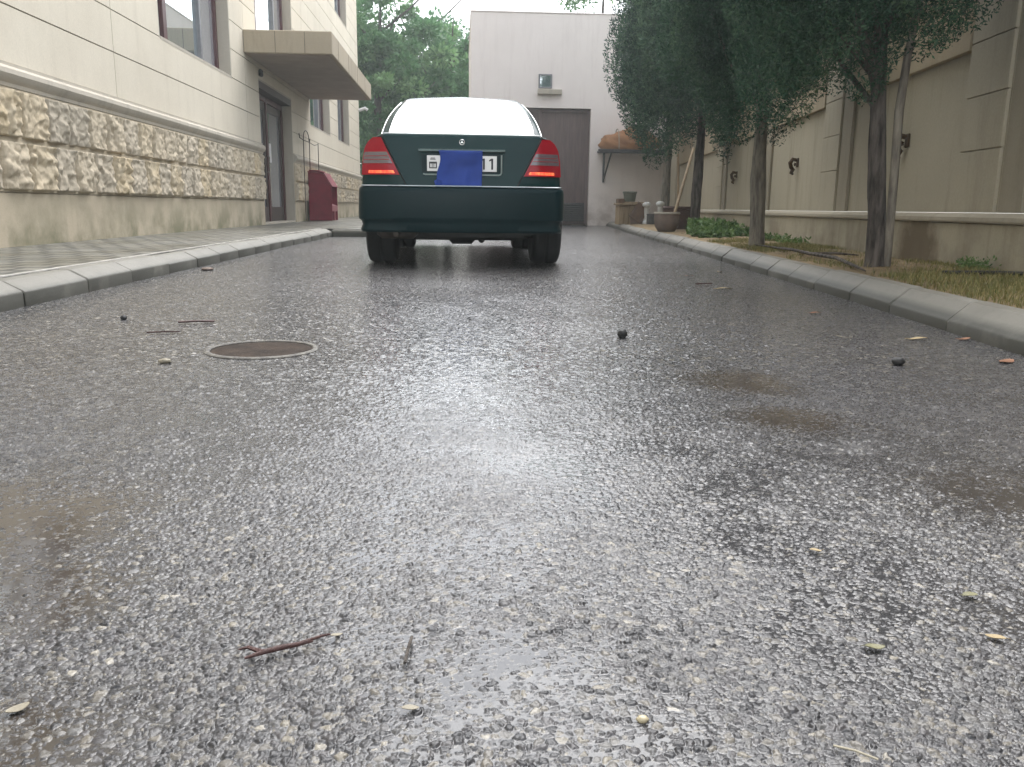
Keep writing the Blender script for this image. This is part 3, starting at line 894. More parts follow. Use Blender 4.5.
rack = thing('wire_rack', (-3.36, 19.7, PAVE), 'thin rusty wire rack standing against the stone wall above the red bin', 'rack')
mb = MB()
xw = WALL_L + 0.09
for yy in (18.55, 19.25, 20.4):
    mb.tube([(xw, yy, 0.13), (xw, yy, 1.2), (xw, yy + 0.02, 1.86)], 0.010, 6)
mb.build('upright', M['wire'], rack)
mb = MB()
mb.tube([(xw, 18.1, 1.90), (xw, 18.15, 1.82), (xw, 18.5, 1.80), (xw, 19.3, 1.80), (xw, 19.35, 1.88)], 0.010, 6)
mb.tube([(xw + 0.01, 18.5, 1.84)] + [(xw + 0.01, 18.85 - 0.33 * math.cos(t * math.pi / 8), 1.84 + 0.17 * math.sin(t * math.pi / 8)) for t in range(9)] + [(xw + 0.01, 19.18, 1.80)], 0.009, 6)
mb.tube([(xw, 19.3, 1.80), (xw, 19.9, 1.78), (xw, 20.42, 1.84)], 0.008, 6)
mb.build('hook_bar', M['wire'], rack, 40)

# ---------------------------------------------------------------- back building
bk = thing('back_building', (2.5, Y_BACK, 0.0), 'pale pink rendered flat-roofed outbuilding with brown metal gate', 'building')
GX0, GX1, GZ = 0.75, 3.44, 3.07
BX0, BX1, BZ = 0.235, 6.6, 5.42
mb = MB()
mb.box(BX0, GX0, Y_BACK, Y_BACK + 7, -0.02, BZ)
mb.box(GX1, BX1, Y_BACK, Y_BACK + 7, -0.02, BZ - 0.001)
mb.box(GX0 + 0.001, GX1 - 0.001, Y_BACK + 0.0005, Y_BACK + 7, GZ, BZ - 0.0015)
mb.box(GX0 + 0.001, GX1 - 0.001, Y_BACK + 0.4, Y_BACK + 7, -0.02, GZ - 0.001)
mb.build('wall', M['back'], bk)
mb = MB(); mb.box(BX0 - 0.02, BX1 + 0.02, Y_BACK - 0.02, Y_BACK + 7, BZ + 0.001, BZ + 0.04, 0.01); mb.build('roof_edge', M['back'], bk)
gate = MB()
gate.box(GX0 + 0.01, GX1 - 0.01, Y_BACK + 0.16, Y_BACK + 0.2, 0.03, GZ - 0.02)
for i in range(9):
    xx = GX0 + 0.02 + i * 0.332
    if xx < GX1 - 0.03: gate.box(xx, xx + 0.02, Y_BACK + 0.145, Y_BACK + 0.159, 0.04, GZ - 0.03)
gate = gate.build('gate', M['gate'], bk)
mb = MB()
for x0, x1 in ((GX0 + 0.01, GX0 + 0.07), (GX1 - 0.07, GX1 - 0.01), (2.06, 2.13)):
    mb.box(x0, x1, Y_BACK + 0.11, Y_BACK + 0.143, 0.03, GZ - 0.021, 0.004)
mb.box(GX0 + 0.071, 2.059, Y_BACK + 0.11, Y_BACK + 0.142, GZ - 0.1, GZ - 0.03, 0.004)
mb.box(2.131, GX1 - 0.071, Y_BACK + 0.11, Y_BACK + 0.142, GZ - 0.1, GZ - 0.03, 0.004)
mb.build('gate_frame', M['gate'], gate)
mb = MB()
for i in range(9):
    z = 0.12 + i * 0.055
    mb.prism([(Y_BACK + 0.09, z), (Y_BACK + 0.143, z + 0.03), (Y_BACK + 0.143, z + 0.045), (Y_BACK + 0.09, z + 0.012)], 2.78, 3.34, 'x')
mb.build('vent_grille', M['steel'], gate)
mb = MB()
mb.box(2.02, 2.38, Y_BACK - 0.035, Y_BACK - 0.001, 3.56, 3.60, 0.006); mb.box(2.02, 2.38, Y_BACK - 0.035, Y_BACK - 0.001, 3.88, 3.92, 0.006)
mb.box(2.02, 2.06, Y_BACK - 0.034, Y_BACK - 0.001, 3.601, 3.879); mb.box(2.34, 2.38, Y_BACK - 0.034, Y_BACK - 0.001, 3.601, 3.879)
win = mb.build('window', M['frame_grey'], bk)
mb = MB(); mb.box(2.06, 2.34, Y_BACK - 0.015, Y_BACK - 0.002, 3.60, 3.88); mb.build('pane', M['pane'], win)
mb = MB(); mb.box(2.0, 2.64, Y_BACK - 0.16, Y_BACK - 0.001, 3.40, 3.53, 0.012); mb.build('ledge', M['mould'], bk)

# shelf with brackets and the bundle on it
sh = thing('wall_shelf', (4.7, Y_BACK, 1.9), 'dark steel shelf on angled brackets fixed to the pink wall', 'shelf')
mb = MB(); mb.box(3.64, 6.0, Y_BACK - 0.75, Y_BACK - 0.005, 1.93, 1.98, 0.006); mb.build('board', M['steel'], sh)
mb = MB(); mb.box(3.55, 6.0, Y_BACK - 0.78, Y_BACK - 0.751, 1.90, 1.985, 0.004); mb.build('front_rail', M['steel'], sh)
for xx in (3.80, 5.6):
    mb = MB()
    mb.box(xx, xx + 0.05, Y_BACK - 0.05, Y_BACK - 0.002, 1.16, 1.929)
    mb.tube([(xx + 0.025, Y_BACK - 0.03, 1.20), (xx + 0.12, Y_BACK - 0.68, 1.92)], 0.022, 6)
    mb.build('bracket', M['steel'], sh)
def blob(name, c, rad, material, parent=None, seed=0, amp=0.15, nu=28, nv=18, flat=0.0, fr=3.0):
    rows = []
    for i in range(nv + 1):
        th = math.pi * i / nv
        row = []
        for j in range(nu):
            ph = 2 * math.pi * j / nu
            d = Vector((math.sin(th) * math.cos(ph), math.sin(th) * math.sin(ph), math.cos(th)))
            k = 1 + amp * (float(fbm(np.array([d.x * fr + d.z * 2.1 + 7]), np.array([d.y * fr - d.z * 1.3 + 3]), seed, 3)[0]) - 0.5) * 2
            p = Vector((d.x * rad[0] * k, d.y * rad[1] * k, d.z * rad[2] * k))
            if flat and p.z < -flat: p.z = -flat
            row.append((c[0] + p.x, c[1] + p.y, c[2] + p.z))
        rows.append(row)
    q = MB(); q.grid(rows, closed=True)
    return q.build(name, material, parent, 180, merge=True)
tarp = thing('tarpaulin_bundle', (4.5, 22.93, 1.985), 'lumpy orange brown covered bundle lying on the wall shelf', 'bundle')
blob('cover', (4.5, 22.93, 2.17), (0.78, 0.34, 0.37), M['orange'], tarp, 5, 0.28, 40, 24, 0.18, 2.2)
mb = MB()
for xx in (4.1, 4.75):
    mb.tube([(xx, 22.93 + 0.37 * math.cos(t * math.pi / 10), 2.0 + 0.53 * math.sin(t * math.pi / 10)) for t in range(11)], 0.012, 6)
mb.build('cord', M['leaf_pale'], tarp)

# ---------------------------------------------------------------- right boundary wall
ang = math.atan(0.125)
TW = Matrix.Translation((3.266, 5.152, 0)) @ Matrix.Rotation(-ang, 4, 'Z')   # local x = away from road, y = along the wall
bw = thing('boundary_wall', (wall_r(10), 10.0, 0.0), 'tall tan rendered boundary wall with pilasters and narrow ledge', 'wall')
S0, S1 = -8.0, 18.6
ca = math.cos(ang)
def s_(y): return (y - 5.152) / ca
PIL = [(5.64 - 3.17 * 2 + 3.17 * i) for i in range(8)]     # far edge y of each grooved pilaster
q = MB(); q.T = TW
q.box(-0.03, 0.3, S0, S1, -0.05, 0.398, 0.006)
# plinth render with one splashed brown stain near the forked tree
pm = stucco('stained_render', (0.44, 0.40, 0.305), (0.37, 0.335, 0.255), (0.195, 0.165, 0.11), 0.6, (0.0, 0.55, (0.18, 0.155, 0.115)))
nt = pm.node_tree
b = nt.nodes['Principled BSDF']
old = b.inputs['Base Color'].links[0].from_socket
v = coords(nt)
ds = nt.nodes.new('ShaderNodeVectorMath'); ds.operation = 'DISTANCE'
ds.inputs[1].default_value = (wall_r(6.1) - wall_r(10), 6.1 - 10.0, 0.12)
nt.links.new(v, ds.inputs[0])
ad = nt.nodes.new('ShaderNodeMath'); ad.operation = 'MULTIPLY_ADD'; ad.inputs[1].default_value = 0.38; 
nt.links.new(noise(nt, v, 7, 5), ad.inputs[0]); nt.links.new(ds.outputs['Value'], ad.inputs[2])
f = ramp(nt, ad.outputs[0], [(0.44, (0.85, 0.85, 0.85)), (0.62, (0, 0, 0))])
nt.links.new(mixc(nt, f, old, (0.135, 0.103, 0.066)), b.inputs['Base Color'])
q.build('plinth', pm, bw)
q = MB(); q.T = TW
q.prism([(0.2, 0.40), (-0.052, 0.40), (-0.055, 0.412), (-0.050, 0.434), (-0.002, 0.462), (0.2, 0.462)], S0, S1, 'y'); q.build('ledge', M['rstrip'], bw)
q = MB(); q.T = TW
q.box(0.045, 0.3, S0, S1, 0.464, 3.2); q.build('panel', M['rwall'], bw)
for pe in PIL:
    q = MB(); q.T = TW
    a, c = s_(pe - 0.54), s_(pe)
    if c > S1: break
    for z0, z1 in ((0.464, 0.85), (0.858, 1.19), (1.198, 1.53), (1.538, 1.9), (1.908, 3.19)):
        q.box(0.0, 0.043, a, c, z0, z1, 0.003)
    q.box(0.012, 0.044, a + 0.003, c - 0.003, 0.465, 3.19)
    pil = q.build('pilaster', M['rwall'], bw)
    q = MB(); q.T = TW
    q.box(0.016, 0.044, a - 0.30, a - 0.03, 0.464, 3.19, 0.003); q.build('cement_strip', M['rstrip'], pil)
    q = MB(); q.T = TW
    q.box(0.022, 0.044, a - 0.029, a - 0.001, 0.464, 3.19); q.build('edge_strip', M['rwall'], pil)
q = MB(); q.T = TW
for i in range(len(PIL) - 1):
    a, c = s_(PIL[i]), s_(PIL[i + 1] - 0.54 - 0.30)
    if c < S1 - 0.1:
        q.box(-0.012, 0.043, a + 0.002, c - 0.002, 1.50, 3.18, 0.004)
q.build('upper_band', M['rtop'], bw)
# rusty hooks in the panels
for yy in (6.68, 9.9, 13.5):
    q = MB(); q.T = TW @ Matrix.Translation((0.045, s_(yy), 0.98))
    q.box(-0.014, 0.0, -0.055, 0.02, -0.02, 0.085, 0.006)
    q.tube([(-0.012, 0.0, 0.06), (-0.06, -0.005, 0.07), (-0.085, 0.0, 0.03), (-0.07, 0.012, -0.02), (-0.045, 0.02, -0.045), (-0.06, 0.03, -0.085), (-0.035, 0.035, -0.10)], [0.02, 0.024, 0.026, 0.024, 0.026, 0.022, 0.012], 8)
    q.tube([(-0.012, 0.055, 0.03), (-0.02, 0.06, 0.015), (-0.012, 0.062, 0.0)], 0.012, 6)
    q.build('wall_hook', M['rust'], bw, 40)
# ---------------------------------------------------------------- foliage tools
def leaf_cloud(centres, radii, counts, size, seed, up=0.5, aspect=0.3, shell=0.5, jit=0.38):
    rng = np.random.default_rng(seed)
    P, D, Tn = [], [], []
    for c, r, n in zip(centres, radii, counts):
        d = rng.normal(size=(n, 3)); d /= np.linalg.norm(d, axis=1, keepdims=True)
        rad = shell + (1 - shell) * rng.random((n, 1)) ** 0.5
        P.append(np.array(c) + d * rad * np.array(r))
        D.append(d)
        Tn.append(np.clip(rng.normal(0.48, 0.28) + rng.normal(0, 0.15, n) + 0.0 * d[:, 2], 0, 1))
    P = np.concatenate(P); D = np.concatenate(D); Tn = np.concatenate(Tn)
    n = len(P)
    ax = D * (1 - up) + np.array([0, 0, up]) + rng.normal(0, jit, (n, 3))
    ax /= np.linalg.norm(ax, axis=1, keepdims=True)
    sd_ = np.cross(ax, rng.normal(size=(n, 3))); sd_ /= np.linalg.norm(sd_, axis=1, keepdims=True)
    L_ = size * rng.uniform(0.6, 1.4, (n, 1))
    W_ = L_ * aspect
    v0 = P - ax * L_ * 0.5; v2 = P + ax * L_ * 0.5
    v1 = P + sd_ * W_ * 0.5 - ax * L_ * 0.05; v3 = P - sd_ * W_ * 0.5 - ax * L_ * 0.05
    V = np.stack([v0, v1, v2, v3], 1).reshape(-1, 3)
    F = np.arange(4 * n).reshape(n, 4)
    return V, F, np.repeat(Tn, 4)

def cypress(name_label, base, lean, trunk_r, h_trunk, crown_c, crown_r, seed, n_tuft, leaf, per, tuft_r, bark, cat='tree', extra=(), group='cypresses along the boundary wall', z_lo=None):
    t = thing('cypress_tree', (base[0], base[1], 0.11), name_label, cat, group)
    rng = np.random.default_rng(seed)
    mbt = MB()
    pts = []; rs = []
    for i in range(14):
        u = i / 13
        z = 0.05 + u * h_trunk
        pts.append((base[0] + lean[0] * u + 0.02 * math.sin(5 * u + seed), base[1] + lean[1] * u + 0.02 * math.cos(4 * u + seed), z))
        rs.append(trunk_r * 1.0 * (1 - 0.55 * u) * (1 + 0.05 * math.sin(17 * u + seed)))
    zz_ = np.array([p[2] for p in pts])
    nr, ns = 130, 40
    zl = np.linspace(zz_[0], zz_[-1], nr)
    al = np.linspace(0, 2 * np.pi, ns, endpoint=False)
    Z, A = np.meshgrid(zl, al, indexing='ij')
    cx_ = np.interp(Z, zz_, [p[0] for p in pts]); cy__ = np.interp(Z, zz_, [p[1] for p in pts]); rb = np.interp(Z, zz_, rs)
    ca_, sa_ = np.cos(A), np.sin(A)
    lump = fbm(ca_ * 1.6 + 5 + Z * 2.2, sa_ * 1.6 + 9 + seed, seed, 3) - 0.5
    ridg = 1 - np.abs(2 * fbm(ca_ * 4.0 + 0.6 * np.sin(Z * 7) + 9, sa_ * 4.0 + Z * 2.6 + 4, seed + 3, 4, 0.6) - 1)
    flare = 0.35 * np.exp(-(Z - zz_[0]) / 0.07) * (0.6 + 0.8 * fbm(ca_ * 2 + 3, sa_ * 2 + 3, seed + 6, 2))
    Rr = rb * (1 + 0.34 * lump + 0.17 * (ridg - 0.6) + flare)
    Vt = np.stack([cx_ + ca_ * Rr, cy__ + sa_ * Rr, Z], -1).reshape(-1, 3)
    it = np.arange(nr * ns).reshape(nr, ns)
    Ft = np.stack([it[:-1], np.roll(it[:-1], -1, 1), np.roll(it[1:], -1, 1), it[1:]], -1).reshape(-1, 4)
    mbt.bm.free()
    tr = np_mesh('trunk', Vt, Ft, bark, t, True)
    for e in extra:
        q = MB(); q.tube(e[0], e[1], 10); q.build('limb', e[2], tr, 60)
    # lower limbs fanning into the crown
    q = MB()
    for k in range(7):
        a = 2 * math.pi * k / 7 + seed
        z0 = 0.05 + h_trunk * (0.45 + 0.07 * k)
        u = min(1.0, (z0 - 0.05) / h_trunk)
        p0 = Vector((base[0] + lean[0] * u, base[1] + lean[1] * u, z0))
        p1 = p0 + Vector((math.cos(a) * crown_r[0] * 0.4, math.sin(a) * crown_r[1] * 0.4, 0.35))
        p2 = p0 + Vector((math.cos(a) * crown_r[0] * 0.75, math.sin(a) * crown_r[1] * 0.75, 0.95))
        q.tube([p0, p1, p2], [trunk_r * 0.35, trunk_r * 0.22, trunk_r * 0.08], 7)
    q.build('branch', bark, tr, 60)
    C_, R_, N_ = [], [], []
    while len(C_) < n_tuft:
        d = rng.normal(size=3); d /= np.linalg.norm(d)
        if len(C_) % 5 == 0: k = rng.random() ** 0.4 * 0.75
        else: k = rng.uniform(0.74, 1.02)
        p = d * k
        # teardrop: widest low down
        w = 1.0 if p[2] < -0.2 else 1.0 - 0.45 * (p[2] + 0.2)
        c = (crown_c[0] + p[0] * crown_r[0] * w, crown_c[1] + p[1] * crown_r[1] * w, crown_c[2] + p[2] * crown_r[2])
        if z_lo is not None and c[2] < (z_lo(c[0], c[1]) if callable(z_lo) else z_lo) + rng.uniform(-0.05, 0.10): continue
        s = tuft_r * rng.uniform(0.65, 1.3)
        C_.append(c); R_.append((s * 0.8, s * 0.8, s * 1.8)); N_.append(int(per * (s / tuft_r) ** 2))
    V, F, Tn = leaf_cloud(C_, R_, N_, leaf, seed + 1, 0.38, 0.30, 0.62, jit=0.6)
    np_mesh('crown', V, F, M['cypress'], t, False, {'tone': Tn})
    return t

z1 = 0.1
cypress('nearest wall-side cypress with dark rough trunk forked by a paler thin stem', (2.545, 5.11), (-0.09, 0.05), 0.058, 2.2, (2.36, 5.3, 2.35), (0.80, 0.78, 1.35), 21, 190, 0.027, 1550, 0.215, M['bark'], z_lo=lambda x, y: 1.34 + 0.45 * (x - 2.15),
        extra=[([(2.603, 5.06, 0.08), (2.592, 5.05, 0.6), (2.580, 5.05, 1.05), (2.605, 5.06, 1.38), (2.665, 5.08, 1.8), (2.71, 5.1, 2.3)], [0.027, 0.025, 0.026, 0.022, 0.020, 0.013], M['bark_pale']),
               ([(2.50, 5.13, 1.06), (2.42, 5.12, 1.33), (2.30, 5.14, 1.62), (2.2, 5.2, 1.95)], [0.032, 0.032, 0.024, 0.012], M['bark'])])
cypress('wall-side cypress with straight pale trunk, second from the camera', (2.80, 7.96), (-0.02, 0.05), 0.072, 2.9, (2.70, 8.05, 2.75), (0.80, 0.85, 1.72), 22, 170, 0.036, 1300, 0.255, M['bark_pale'], z_lo=1.50)
cypress('cypress with slim dark trunk rising from green weeds by the wall', (3.95, 14.3), (0.05, 0.0), 0.085, 4.2, (3.75, 14.2, 3.6), (1.10, 1.15, 2.5), 23, 150, 0.062, 1000, 0.42, M['bark'], z_lo=1.95)
cypress('farthest wall-side cypress with grey trunk in front of the wall shelf', (4.80, 20.0), (-0.05, 0.0), 0.105, 4.5, (4.72, 19.4, 4.2), (1.30, 1.4, 2.7), 24, 150, 0.078, 950, 0.48, M['bark_pale'], z_lo=2.65)

def broad_tree(label, base, h, crown, seed, n, leaf, per=260, tr=0.16, nbr=9, name='leafy_tree', group='broadleaf trees beyond the yard', gap=0.0):
    t = thing(name, (base[0], base[1], 0), label, 'tree', group)
    rng = np.random.default_rng(seed)
    q = MB()
    top = Vector((base[0] + 0.3, base[1], h * 0.85))
    q.tube([(base[0], base[1], -0.02), (base[0] + 0.05, base[1], h * 0.3), (base[0] + 0.2, base[1], h * 0.6), top], [tr * 1.2, tr, tr * 0.7, tr * 0.2], 10)
    trunk = q.build('trunk', M['bark'], t, 60)
    q = MB()
    for k in range(nbr):
        a = k * 2.4 + seed; z0 = h * (0.3 + 0.05 * k)
        p0 = Vector((base[0] + 0.1, base[1], z0))
        rr3 = crown[0] * rng.uniform(0.55, 0.9)
        q.tube([p0, p0 + Vector((math.cos(a) * rr3 * 0.5, math.sin(a) * rr3 * 0.5, h * 0.10)), p0 + Vector((math.cos(a) * rr3, math.sin(a) * rr3, h * 0.22))], [tr * 0.4, tr * 0.25, tr * 0.06], 6)
    q.build('branch', M['bark'], trunk, 60)
    C_, R_, N_ = [], [], []
    for i in range(n):
        d = rng.normal(size=3); d /= np.linalg.norm(d)
        k = rng.random() ** 0.45
        c = (base[0] + d[0] * crown[0] * k, base[1] + d[1] * crown[1] * k, crown[3] + d[2] * crown[2] * k)
        s = crown[0] * rng.uniform(0.13, 0.26)
        C_.append(c); R_.append((s, s, s * 0.7)); N_.append(int(per * rng.uniform(0.6, 1.3)))
    V, F, Tn = leaf_cloud(C_, R_, N_, leaf, seed + 3, 0.05, 0.55, 0.2)
    np_mesh('crown', V, F, M['broad'], t, False, {'tone': Tn})
    return t
broad_tree('leafy broad-crowned tree beyond the far corner of the stone building', (-3.3, 33.5), 9.5, (2.8, 2.8, 4.3, 5.2), 31, 150, 0.17)
broad_tree('leafy tree between stone building and outbuilding, showing sky gaps in its top', (-0.6, 35.5), 8.6, (2.3, 2.4, 3.4, 4.2), 32, 110, 0.17)
broad_tree('tall dense leafy tree furthest back behind the car', (-2.6, 42.0), 12.0, (5.2, 3.0, 4.6, 5.0), 33, 130, 0.22)
broad_tree('thin-limbed leafy tree overtopping the roof of the outbuilding', (4.95, 33.0), 10.5, (4.6, 1.6, 1.4, 9.3), 34, 60, 0.15, 200, 0.13, 1)

# ---------------------------------------------------------------- growth in the bed
def blades(name, n, xy, hgt, wid, material, seed, lean=0.6, flat=False, tone=None):
    rng = np.random.default_rng(seed)
    P = xy(rng, n)
    n = len(P)
    a = rng.random(n) * 2 * np.pi
    L_ = hgt * rng.uniform(0.4, 1.3, n)
    dirh = np.stack([np.cos(a), np.sin(a), np.zeros(n)], 1)
    if flat:
        ax = dirh + np.array([0, 0, 1]) * rng.normal(0.06, 0.12, (n, 1))
    else:
        ax = dirh * (lean * rng.random((n, 1))) + np.array([0, 0, 1.0])
    ax /= np.linalg.norm(ax, axis=1, keepdims=True)
    sd_ = np.stack([-np.sin(a), np.cos(a), np.zeros(n)], 1) * (wid * 0.5)
    mid = P + ax * (L_ * 0.55)[:, None]
    tip = P + ax * L_[:, None] + (dirh * (L_ * 0.25)[:, None] if not flat else 0)
    V = np.stack([P - sd_, P + sd_, mid + sd_ * 0.8, mid - sd_ * 0.8, tip + sd_ * 0.1, tip - sd_ * 0.1], 1).reshape(-1, 3)
    k = np.arange(n)[:, None] * 6
    F = np.concatenate([k + np.array([[0, 1, 2, 3]]), k + np.array([[3, 2, 4, 5]])], 0)
    tn = np.clip(rng.normal(0.55, 0.27, n) if tone is None else tone(P, rng), 0, 1)
    return np_mesh(name, V, F, material, None, False, {'tone': np.repeat(tn, 6)})
def bed_xy(y0, y1, u0=0.05, u1=0.98, dens=None):
    def f(rng, n):
        y = y0 + (y1 - y0) * rng.random(n)
        u = u0 + (u1 - u0) * rng.random(n)
        kx = np.interp(y, [p[0] for p in KR], [p[1] for p in KR]) + 0.15
        x = kx * (1 - u) + (3.266 + 0.125 * (y - 5.152) - 0.05) * u
        z = 0.105 + 0.025 * np.sin(np.pi * u) + 0.03 * (fbm(x * 3, y * 3, 41, 3) - 0.5)
        if dens is not None:
            k = rng.random(n) < dens(x, y)
            x, y, z = x[k], y[k], z[k]
        return np.stack([x, y, z], 1)
    return f
def g_d(x, y):
    patch = np.clip((fbm(x * 2.1, y * 2.1, 71, 3) - 0.38) * 4, 0, 1)
    dry_ = np.exp(-((x - 2.75) / 0.5) ** 2 - ((y - 5.3) / 0.9) ** 2)
    return np.clip(patch + 0.35 * (y < 4.9) - 0.9 * dry_, 0.02, 1)
tag(blades('grass', 46000, bed_xy(1.2, 9.5, dens=g_d), 0.036, 0.0036, M['grass'], 72), kind='stuff')
def s_d(x, y):
    return np.clip(np.exp(-((x - 2.85) / 0.6) ** 2 - ((y - 5.4) / 1.1) ** 2) * 1.2 + 0.35, 0, 1)
tag(blades('dry_needles', 60000, bed_xy(1.5, 13, dens=s_d), 0.05, 0.004, M['straw'], 73, flat=True), kind='stuff')

def weed_patch(label, centres, seed, n, sz, name='weed_clump', hgt=0.22):
    c0_ = centres[0]
    t = thing(name, (c0_[0], c0_[1], 0.11), label, 'plant')
    rng = np.random.default_rng(seed)
    q = MB()
    C_, R_, N_ = [], [], []
    for (x, y, r, h) in centres:
        for k in range(int(n * r * 10)):
            a = rng.random() * 6.28; d = r * rng.random() ** 0.5
            bx, by = x + math.cos(a) * d, y + math.sin(a) * d
            hh = h * rng.uniform(0.5, 1.2)
            tip = (bx + rng.normal(0, 0.04), by + rng.normal(0, 0.04), 0.12 + hh)
            q.tube([(bx, by, 0.08), ((bx + tip[0]) / 2, (by + tip[1]) / 2, 0.1 + hh * 0.55), tip], 0.003, 4)
            C_ += [tip, ((bx + tip[0]) / 2, (by + tip[1]) / 2, 0.1 + hh * 0.5)]
            R_ += [(0.05, 0.05, 0.045)] * 2; N_ += [16, 16]
    q.build('stem', M['weed'], t)
    V, F, Tn = leaf_cloud(C_, R_, N_, sz, seed + 2, 0.15, 0.5, 0.3)
    np_mesh('foliage', V, F, M['weed'], t, False, {'tone': Tn})
    return t
weed_patch('bright green leafy weeds at the foot of the slim dark trunk', [(3.3, 11.2, 0.30, 0.15), (3.5, 11.8, 0.35, 0.17), (3.2, 10.4, 0.22, 0.07), (3.6, 11.2, 0.3, 0.11)], 81, 15, 0.055)
weed_patch('low dark weed tuft against the wall right of the splashed stain', [(3.12, 4.95, 0.05, 0.04), (3.2, 5.1, 0.04, 0.03)], 82, 26, 0.022)
weed_patch('sparse green weeds along the wall beside the pale straight trunk', [(3.4, 8.5, 0.14, 0.04), (3.5, 9.3, 0.18, 0.06)], 83, 8, 0.035)

root_ = thing('dead_branch', (2.6, 6.6, 0.12), 'dark dead branch lying on dry needles near the forked cypress', 'branch')
mb = MB(); mb.tube([(2.72, 7.75, 0.15), (2.70, 7.2, 0.15), (2.62, 6.6, 0.16), (2.55, 6.1, 0.155), (2.48, 5.5, 0.16), (2.36, 4.95, 0.14), (2.30, 4.7, 0.13)], [0.006, 0.009, 0.012, 0.013, 0.013, 0.010, 0.004], 8)
mb.build('limb', M['bark'], root_, 60)
mb = MB(); mb.tube([(2.55, 6.1, 0.155), (2.66, 5.9, 0.17), (2.80, 5.85, 0.16)], [0.012, 0.010, 0.004], 6); mb.build('side_twig', M['bark'], root_, 60)
tag(MB().tube([(2.55, 4.35, 0.15), (2.8, 4.3, 0.155), (3.1, 4.25, 0.15), (3.3, 4.1, 0.15)], 0.011, 8).build('garden_hose', M['black'], None, 60), 'thin black hose half hidden in grass at the wall foot', 'hose')

# ---------------------------------------------------------------- clutter under the shelf
def box_thing(name, label, cat, loc): return thing(name, loc, label, cat)
cr = thing('wooden_crate', (3.85, 19.75, 0.11), 'pale slatted wooden crate standing at the kerb end', 'crate')
for i in range(5):
    mb = MB(); mb.box(3.60 + 0.115 * i, 3.705 + 0.115 * i, 19.50, 19.525, 0.11, 0.55, 0.004); mb.build('slat', M['wood'], cr)
mb = MB(); mb.box(3.60, 3.62, 19.527, 20.0, 0.11, 0.55, 0.004); mb.box(4.15, 4.17, 19.527, 20.0, 0.11, 0.55, 0.004); mb.box(3.621, 4.149, 19.98, 20.0, 0.11, 0.55, 0.004); mb.build('side', M['wood'], cr)
mb = MB(); mb.box(3.56, 4.24, 19.44, 20.04, 0.552, 0.59, 0.005); mb.build('top_board', M['wood'], cr)
st = thing('timber_block', (3.70, 19.7, 0.59), 'short dark timber offcut on crate beside the green pot', 'timber')
mb = MB(); mb.box(3.58, 3.72, 19.52, 19.85, 0.592, 0.69, 0.006); mb.build('block', M['wood_dark'], st)
mb = MB(); mb.box(3.725, 4.20, 19.62, 19.86, 0.592, 0.625, 0.005); mb.build('plank', M['wood'], st)
pt = thing('plant_pot', (3.88, 19.74, 0.627), 'grey-green tapered pot standing on the wooden crate', 'pot')
mb = MB(); mb.lathe([(0.115, 0.627), (0.13, 0.65), (0.15, 0.80), (0.155, 0.815), (0.165, 0.82), (0.165, 0.855), (0.148, 0.855), (0.138, 0.80), (0.10, 0.67)], (3.88, 19.74, 0), 28); mb.build('bowl', M['green_pot'], pt, 50)
lb = thing('leaning_board', (4.03, 19.3, 0.11), 'tilted brown boards leaning against the crate', 'boards')
mb = MB(); mb.T = Matrix.Translation((4.03, 19.33, 0.38)) @ Matrix.Rotation(R(35), 4, 'Y') @ Matrix.Rotation(R(-12), 4, 'X'); mb.box(-0.16, 0.16, -0.012, 0.012, -0.20, 0.20, 0.004); mb.build('upper_board', M['wood_dark'], lb)
mb = MB(); mb.T = Matrix.Translation((3.98, 19.36, 0.24)) @ Matrix.Rotation(R(-8), 4, 'Y') @ Matrix.Rotation(R(-10), 4, 'X'); mb.box(-0.15, 0.12, -0.012, 0.012, -0.13, 0.14, 0.004); mb.build('lower_board', M['clay'], lb)
tb = thing('tin_can', (4.22, 18.9, 0.11), 'squat dark grey tin beside the leaning boards', 'tin')
mb = MB(); mb.lathe([(0.10, 0.11), (0.105, 0.12), (0.105, 0.34), (0.112, 0.345), (0.112, 0.36), (0.095, 0.36), (0.09, 0.2)], (4.22, 18.9, 0), 20); mb.build('body', M['grey_tin'], tb, 40)
for k, (bx, by, lab, sc_) in enumerate(((4.20, 19.35, 'shorter white round-headed post behind the dark tin', 0.96), (4.50, 19.3, 'white round-headed post standing right of the dark tin', 1.0))):
    pp = thing('white_post', (bx, by, 0.11), lab, 'post', 'white posts under the shelf')
    mb = MB(); mb.lathe([(0.10, 0.11), (0.10, 0.17), (0.062, 0.21), (0.055, 0.50 * sc_), (0.062, 0.52 * sc_)], (bx, by, 0), 18); mb.build('shaft', M['white_post'], pp, 40)
    mb = MB(); mb.lathe([(0.045, 0.521 * sc_), (0.085, 0.54 * sc_), (0.10, 0.58 * sc_), (0.085, 0.62 * sc_), (0.04, 0.645 * sc_)], (bx, by, 0), 18); mb.build('knob', M['white_post'], pp, 60)
bw1 = thing('clay_bowl', (3.3, 13.4, 0.11), 'rounded brown clay bowl with pale rim beside the kerb', 'bowl')
mb = MB(); mb.lathe([(0.09, 0.10), (0.13, 0.115), (0.185, 0.20), (0.20, 0.31), (0.195, 0.385), (0.17, 0.385), (0.165, 0.3), (0.10, 0.16)], (3.24, 13.4, 0), 32); mb.build('bowl', M['clay'], bw1, 50)
mb = MB(); mb.lathe([(0.168, 0.386), (0.200, 0.386), (0.208, 0.40), (0.200, 0.42), (0.172, 0.42)], (3.24, 13.4, 0), 32, 'z', True); mb.build('rim', M['clay_rim'], bw1, 50)
bw2 = thing('clay_trough', (3.85, 14.6, 0.11), 'wide dark reddish clay pot behind the rounded bowl', 'pot')
